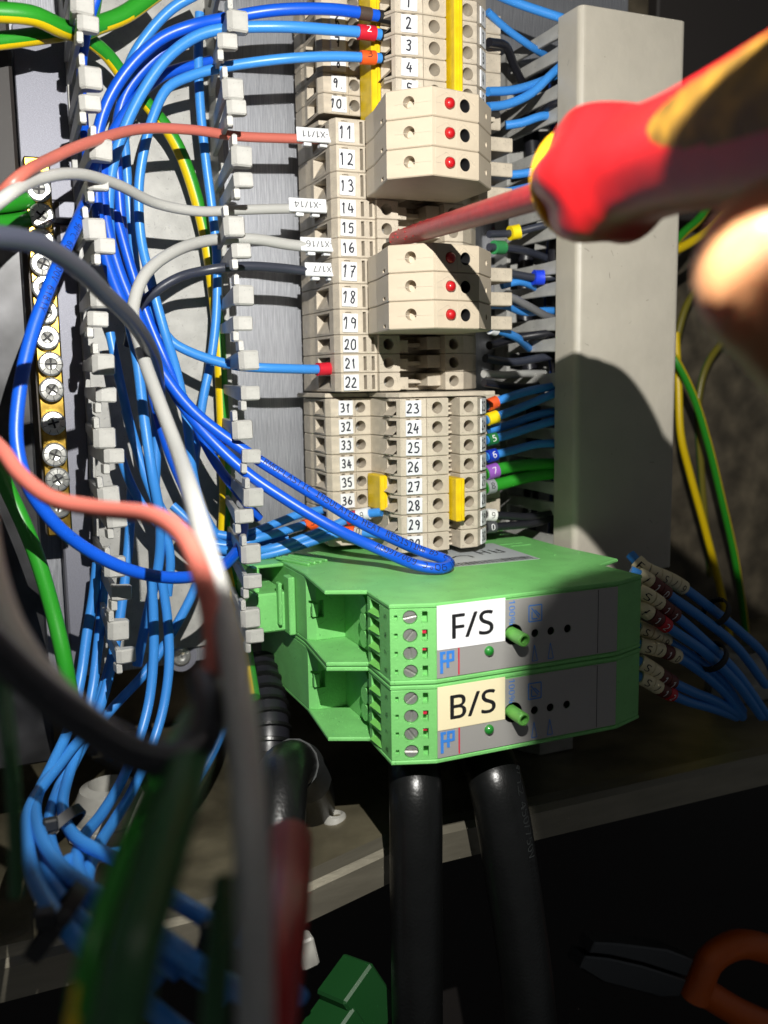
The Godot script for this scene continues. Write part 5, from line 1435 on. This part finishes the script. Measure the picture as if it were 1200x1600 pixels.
func hand() -> void:
	# a right hand closed round the grip: thumb held out of view to shade the modules, fingers curling up from beneath
	var o := thing("person", "hand gripping the red screwdriver, bare fingers and dark sleeve, at the picture edge", "person", Vector3(8, 66, 262))
	var bones := []
	# palm behind and to the right of the grip
	bones.append([Vector3(22, 84, 262), Vector3(30, 78, 306), 14.0, 17.0, 8.0])
	bones.append([Vector3(24, 62, 262), Vector3(30, 58, 306), 13.0, 17.0, 8.0])
	bones.append([Vector3(14, 102, 272), Vector3(26, 94, 308), 13.0, 16.0, 8.0])
	var fingers := [
		[[Vector3(22, 84, 260), 10.0], [Vector3(20, 60, 258), 10.4], [Vector3(-6, 54, 255), 10.0], [Vector3(-25, 71, 255), 9.0]],
		[[Vector3(24, 70, 272), 10.4], [Vector3(20, 50, 266), 9.6], [Vector3(2, 52, 264), 8.8], [Vector3(-14, 68, 265), 7.6]],
		[[Vector3(26, 60, 286), 10.2], [Vector3(20, 46, 282), 9.4], [Vector3(3, 50, 280), 8.6], [Vector3(-13, 67, 281), 7.4]],
		[[Vector3(28, 54, 300), 9.4], [Vector3(21, 45, 297), 8.6], [Vector3(5, 51, 296), 7.8], [Vector3(-11, 66, 297), 6.8]],
		[[Vector3(18, 98, 302), 13.0], [Vector3(-12, 108, 292), 10.0], [Vector3(-38, 114, 284), 7.8], [Vector3(-53.8, 119.0, 275), 7.8]],  # unseen thumb, shaped to cast the shadow on the modules
	]
	for fg in fingers:
		for i in 3:
			bones.append([fg[i][0], fg[i + 1][0], fg[i][1], fg[i + 1][1], 4.0 if i else 6.0])
	bones.append([Vector3(-12, 112, 290), Vector3(18, 96, 280), 10.0, 13.0, 8.0])
	bones.append([Vector3(-24, 72, 255), Vector3(-12, 80, 266), 9.4, 10.0, 5.0])
	# wrist and forearm, away to the lower right toward the worker
	bones.append([Vector3(28, 76, 304), Vector3(66, 44, 336), 22.0, 23.0, 12.0])
	bones.append([Vector3(66, 44, 336), Vector3(120, -10, 372), 23.0, 28.0, 12.0])
	var lo := Vector3(1e9, 1e9, 1e9)
	var hi := -lo
	for b in bones:
		for k in 2:
			lo = lo.min(b[k] - Vector3.ONE * (maxf(b[2], b[3]) + 8.0))
			hi = hi.max(b[k] + Vector3.ONE * (maxf(b[2], b[3]) + 8.0))
	obj("body", body_mesh(bones, lo, hi, 2.6, 5.0), M.skin, o)
	for q in [[Vector3(-54.5, 117.0, 275.6), Vector3(-0.25, 0.9, 0.1), 4.6], [Vector3(-25, 71, 255), Vector3(-0.5, -0.1, 0.8), 7.4]]:
		var nm := MB.new()
		lathe(nm, [Vector2(0, q[2]), Vector2(2.6, q[2] - 0.2), Vector2(4.2, q[2] - 1.2), Vector2(4.4, q[2] - 1.8)], q[0], q[1], 18, true)
		obj("fingernail", nm, M.nail, o)
	var sl := MB.new()
	tube(sl, path([Vector3(74, 36, 342), Vector3(120, -10, 372), Vector3(180, -90, 410), Vector3(240, -190, 450)], 6.0), [30.0, 34.0, 38.0, 44.0], 28)
	obj("sleeve", sl, M.sleeve, o)

func torch(at: Vector3, aim: Vector3) -> void:
	var o := thing("torch", "small round black torch shining into the cabinet from above the picture", "torch", at)
	var mb := MB.new()
	lathe(mb, [Vector2(0, -14), Vector2(11, -14), Vector2(15, -4), Vector2(15, 15.0), Vector2(13.2, 15.0), Vector2(12.6, 2.0), Vector2(8.0, -3.0), Vector2(0, -3.0)], at, aim, 36)
	lathe(mb, [Vector2(0, -90), Vector2(10.5, -90), Vector2(11, -89), Vector2(11, -14)], at, aim, 36)
	obj("torch_body", mb, M.dark, o)
	mb = MB.new()
	box(mb, at - aim * 0.9, Vector3(3.4, 3.4, 0.8), 0.1, Basis.looking_at(aim))
	obj("led_chip", mb, M.led_chip, o)

func lower_things() -> void:
	var w := wire("black_cable", "thick black cable standing straight in front of the floor lip", "cable", [Vector3(30.9, -62.2, 30.0), Vector3(15.1, -56.9, 66.0), Vector3(4.2, -52.9, 92.0), Vector3(-0.5, -55.7, 103.0), Vector3(-1.8, -66.7, 106.0), Vector3(-2.0, -82.3, 106.0), Vector3(-1.5, -98.8, 105.0), Vector3(-1.1, -117.7, 104.0), Vector3(0.8, -159.0, 100.0)], 7.6, "black", "thick black cables over the floor lip", [], 0.0, "yellow", 22)
	w[0].get_node("insulation").material_override = M.rubber
	w = wire("black_cable", "thick black cable with embossed lettering bending over the floor lip", "cable", [Vector3(59.4, -84.7, 30.0), Vector3(43.7, -68.2, 62.0), Vector3(31.4, -59.1, 88.0), Vector3(26.1, -59.0, 102.0), Vector3(27.4, -71.3, 105.0), Vector3(30.6, -90.5, 105.0), Vector3(34.0, -108.6, 104.0), Vector3(37.5, -129.5, 103.0), Vector3(43.6, -173.7, 100.0)], 8.2, "black", "thick black cables over the floor lip", [], 0.0, "yellow", 22)
	w[0].get_node("insulation").material_override = M.rubber
	var pp: PackedVector3Array = w[1]
	O = w[0].position / U
	var mb := MB.new()
	print_round(mb, "A 07 RN-F 1x35 mm2 450/750V", pp.slice(24), 2.0, Vector3(0.55, 0.0, 1), 8.2, 3.0, "Droid Sans")
	obj("embossed_lettering", mb, M.tape, w[0])
	w = wire("black_cable", "black cable bent over with grey tape and a red lower end", "cable", [Vector3(-7.9, -108.9, 30.0), Vector3(-11.3, -85.3, 44.0), Vector3(-19.7, -65.6, 62.0), Vector3(-30.0, -53.4, 80.0), Vector3(-38.1, -50.4, 96.0), Vector3(-42.6, -58.1, 106.0), Vector3(-45.5, -67.3, 112.0), Vector3(-46.7, -73.1, 114.0)], 7.4, "black", "", [], 0.0, "yellow", 22)
	w[0].get_node("insulation").material_override = M.rubber
	sleeve(w, "tape_wrap", 52.0, 78.0, 7.9, M.tape)
	O = w[0].position / U
	mb = MB.new()
	mb.col = wire_color("red")
	tube(mb, path([Vector3(-46.6, -72.4, 114.0), Vector3(-47.9, -82.4, 116.0), Vector3(-49.0, -94.7, 116.0), Vector3(-50.5, -126.9, 114.0)], 3.0), 6.6, 18)
	obj("red_core", mb, M.wire, w[0])
	w = wire("corrugated_conduit", "black corrugated conduit beside the bent black cable", "conduit", [Vector3(-22.2, -40.5, 20.0), Vector3(-24.3, -47.7, 34.0), Vector3(-26.3, -57.5, 44.0), Vector3(-29.5, -72.4, 50.0)], 7.0, "black", "", [], 0.0, "yellow", 20)
	O = w[0].position / U
	mb = MB.new()
	pp = w[1]
	for i in range(1, pp.size() - 1, 2):
		lathe(mb, [Vector2(6.9, -0.9), Vector2(7.9, -0.5), Vector2(7.9, 0.5), Vector2(6.9, 0.9)], pp[i], pp[i + 1] - pp[i - 1], 22)
	obj("conduit_rib", mb, M.rubber, w[0])
	for g in [[Vector3(-75.4, -71.1, 20.0), 14.0, "white cable gland standing on the cabinet floor behind the blue wires"], [Vector3(59.4, -106.8, 14.0), 8.0, "pale cable gland behind the second black cable"], [Vector3(-5.7, -90.7, 50.0), 5.0, "small grey gland nut beside the bent black cable"], [Vector3(87.8, -92.4, 30.0), 15.0, "shaded cable gland under the modules"], [Vector3(200.1, -101.3, 20.0), 15.0, "shaded cable gland at the right end of the floor"]]:
		var p: Vector3 = g[0]
		p.y = -84.0 if p.x > 10.0 else -93.0
		var r: float = g[1]
		var o := thing("cable_gland", g[2], "cable gland", p, "cable glands on the cabinet floor")
		mb = MB.new()
		var hexa := PackedVector2Array()
		for i in 6:
			hexa.append(Vector2(cos(i * PI / 3.0), sin(i * PI / 3.0)) * r)
		prism(mb, hexa, p, X, Z, Y, 0.0, r * 0.5, 0.5)
		obj("hexagon_base", mb, M.white_plastic, o)
		mb = MB.new()
		lathe(mb, [Vector2(r * 0.84, r * 0.5), Vector2(r * 0.84, r * 0.9), Vector2(r * 0.7, r * 1.25), Vector2(r * 0.5, r * 1.35), Vector2(r * 0.46, r * 0.7)], p, Y, 24)
		obj("dome_nut", mb, M.white_plastic, o)
	# plate screw and its washer
	var sc := thing("plate_screw", "shiny screw at the lower edge of the mounting plate", "screw", Vector3(-45.2, -39.5, 0.0))
	obj("screw_head", cross_head(Vector3(-45.6, -38.9, 2.2), Z, 3.4, 0.4), M.brightscrew, sc)
	mb = MB.new()
	lathe(mb, [Vector2(0, 0), Vector2(5.4, 0), Vector2(5.4, 0.7), Vector2(0, 0.7)], Vector3(-45.2, -39.5, 0.0), Z, 24)
	obj("washer", mb, M.zinc, sc)
	mb = MB.new()
	prism(mb, poly([-9, 0, 9, 0, 9, 13, 6, 16, -6, 16, -9, 13]), Vector3(-49.5, -18.3, 1.0), X, Y, Z, -8.0, 0.0, 0.4)
	# plugs and tools below the floor
	var gp := thing("green_plug", "green connector housing coloured dark as if shaded below the floor lip", "connector", Vector3(-10.4, -134.3, 80.0))
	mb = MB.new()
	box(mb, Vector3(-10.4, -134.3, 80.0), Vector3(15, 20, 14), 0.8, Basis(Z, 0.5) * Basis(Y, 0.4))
	obj("plug_body", mb, M.darkened_plug, gp)
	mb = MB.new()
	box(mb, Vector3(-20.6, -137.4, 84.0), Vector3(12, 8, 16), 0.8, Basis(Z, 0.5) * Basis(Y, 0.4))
	obj("plug_latch", mb, M.darkened_plug, gp)
	mb = MB.new()
	box(mb, Vector3(-35.1, -97.3, 104.0), Vector3(5, 9, 5), 0.6, Basis(Z, 0.2))
	solo("white_clip", mb, M.white_plastic, "small white clip beside the red cable end below the lip", "clip", Vector3(-35.1, -97.3, 104.0))
	var pl := thing("pliers", "pliers with steel jaws and orange handle lying in the dark lower corner", "pliers", Vector3(116.5, -176.1, 60.0))
	mb = MB.new()
	var a := Vector3(94.6, -162.4, 50.0)
	var b := Vector3(153.4, -192.7, 50.0)
	var ex := (b - a).normalized()
	var ey := (Y - ex * ex.y).normalized()
	var ez := ex.cross(ey)
	prism(mb, poly([0, -6, 14, -9, 46, -9, 56, -7, 56, 0.4, 30, 1.2, 12, 0.6, 0, -1]), a, ex, ey, ez, -5, 5, 0.6)
	prism(mb, poly([2, 0.4, 12, 1.6, 30, 2.2, 56, 1.4, 56, 9, 40, 10, 14, 7, 2, 5]), a, ex, ey, ez, -4.6, 4.6, 0.6)
	obj("jaw", mb, M.tool_steel, pl)
	mb = MB.new()
	tube(mb, path([Vector3(153.7, -201.6, 50.0), Vector3(159.5, -184.5, 52.0), Vector3(171.3, -179.6, 54.0), Vector3(193.3, -188.4, 54.0), Vector3(220.6, -203.2, 54.0)], 3.0), 6.0, 16)
	obj("orange_handle", mb, M.orange, pl)
	mb = MB.new()
	tube(mb, path([Vector3(153.5, -195.7, 50.0), Vector3(174.8, -212.5, 52.0), Vector3(207.1, -233.3, 54.0)], 3.0), 6.0, 16)
	obj("orange_handle", mb, M.orange, pl)

func _ready() -> void:
	rng.seed = 11
	var cam := Camera3D.new()
	cam.name = "camera"
	add_child(cam)
	cam.transform = Transform3D(Basis(Vector3(0.915834, -0.015517, 0.401256), Vector3(0.070224, 0.990043, -0.121994), Vector3(-0.395368, 0.139904, 0.907806)), Vector3(-112.14, 60.25, 339.98) * U)
	var at := CameraAttributesPhysical.new()
	at.frustum_focal_length = 22.5
	at.frustum_focus_distance = 0.292
	at.exposure_aperture = 9.5
	at.frustum_near = 0.02
	at.frustum_far = 10.0
	cam.attributes = at
	cam.near = 0.02
	cam.far = 10.0
	cam.fov = 56.145
	cam.current = true
	var env := Environment.new()
	env.background_mode = Environment.BG_COLOR
	env.background_color = Color(0.275, 0.28, 0.285)
	env.tonemap_mode = Environment.TONE_MAPPER_LINEAR
	env.tonemap_exposure = 1.0
	env.sdfgi_enabled = true
	env.ssao_enabled = true
	env.ssil_enabled = true
	var we := WorldEnvironment.new()
	we.name = "world"
	we.environment = env
	add_child(we)
	# the torch that lights the cabinet, held above the camera; its tube cuts the beam
	var L := Vector3(-76, 146, 300)
	var aim := (Vector3(17, 74, 60) - L).normalized()
	var sp := AreaLight3D.new()
	sp.name = "torch_beam"
	add_child(sp)
	sp.look_at_from_position(L * U, (L + aim) * U, Vector3.UP)
	sp.area_size = Vector2(0.0017, 0.0017)
	sp.light_energy = 0.148
	sp.light_color = Color(1.0, 0.99, 0.965)
	sp.shadow_enabled = true
	make_materials()
	setting()
	open_duct()
	covered_trunking()
	earth_bar()
	await terminals()
	await modules()
	wires_left()
	wires_right()
	lower_things()
	screwdriver()
	hand()
	torch(L, aim)
	for c in find_children("*", "GeometryInstance3D", true, false):
		c.cast_shadow = GeometryInstance3D.SHADOW_CASTING_SETTING_ON
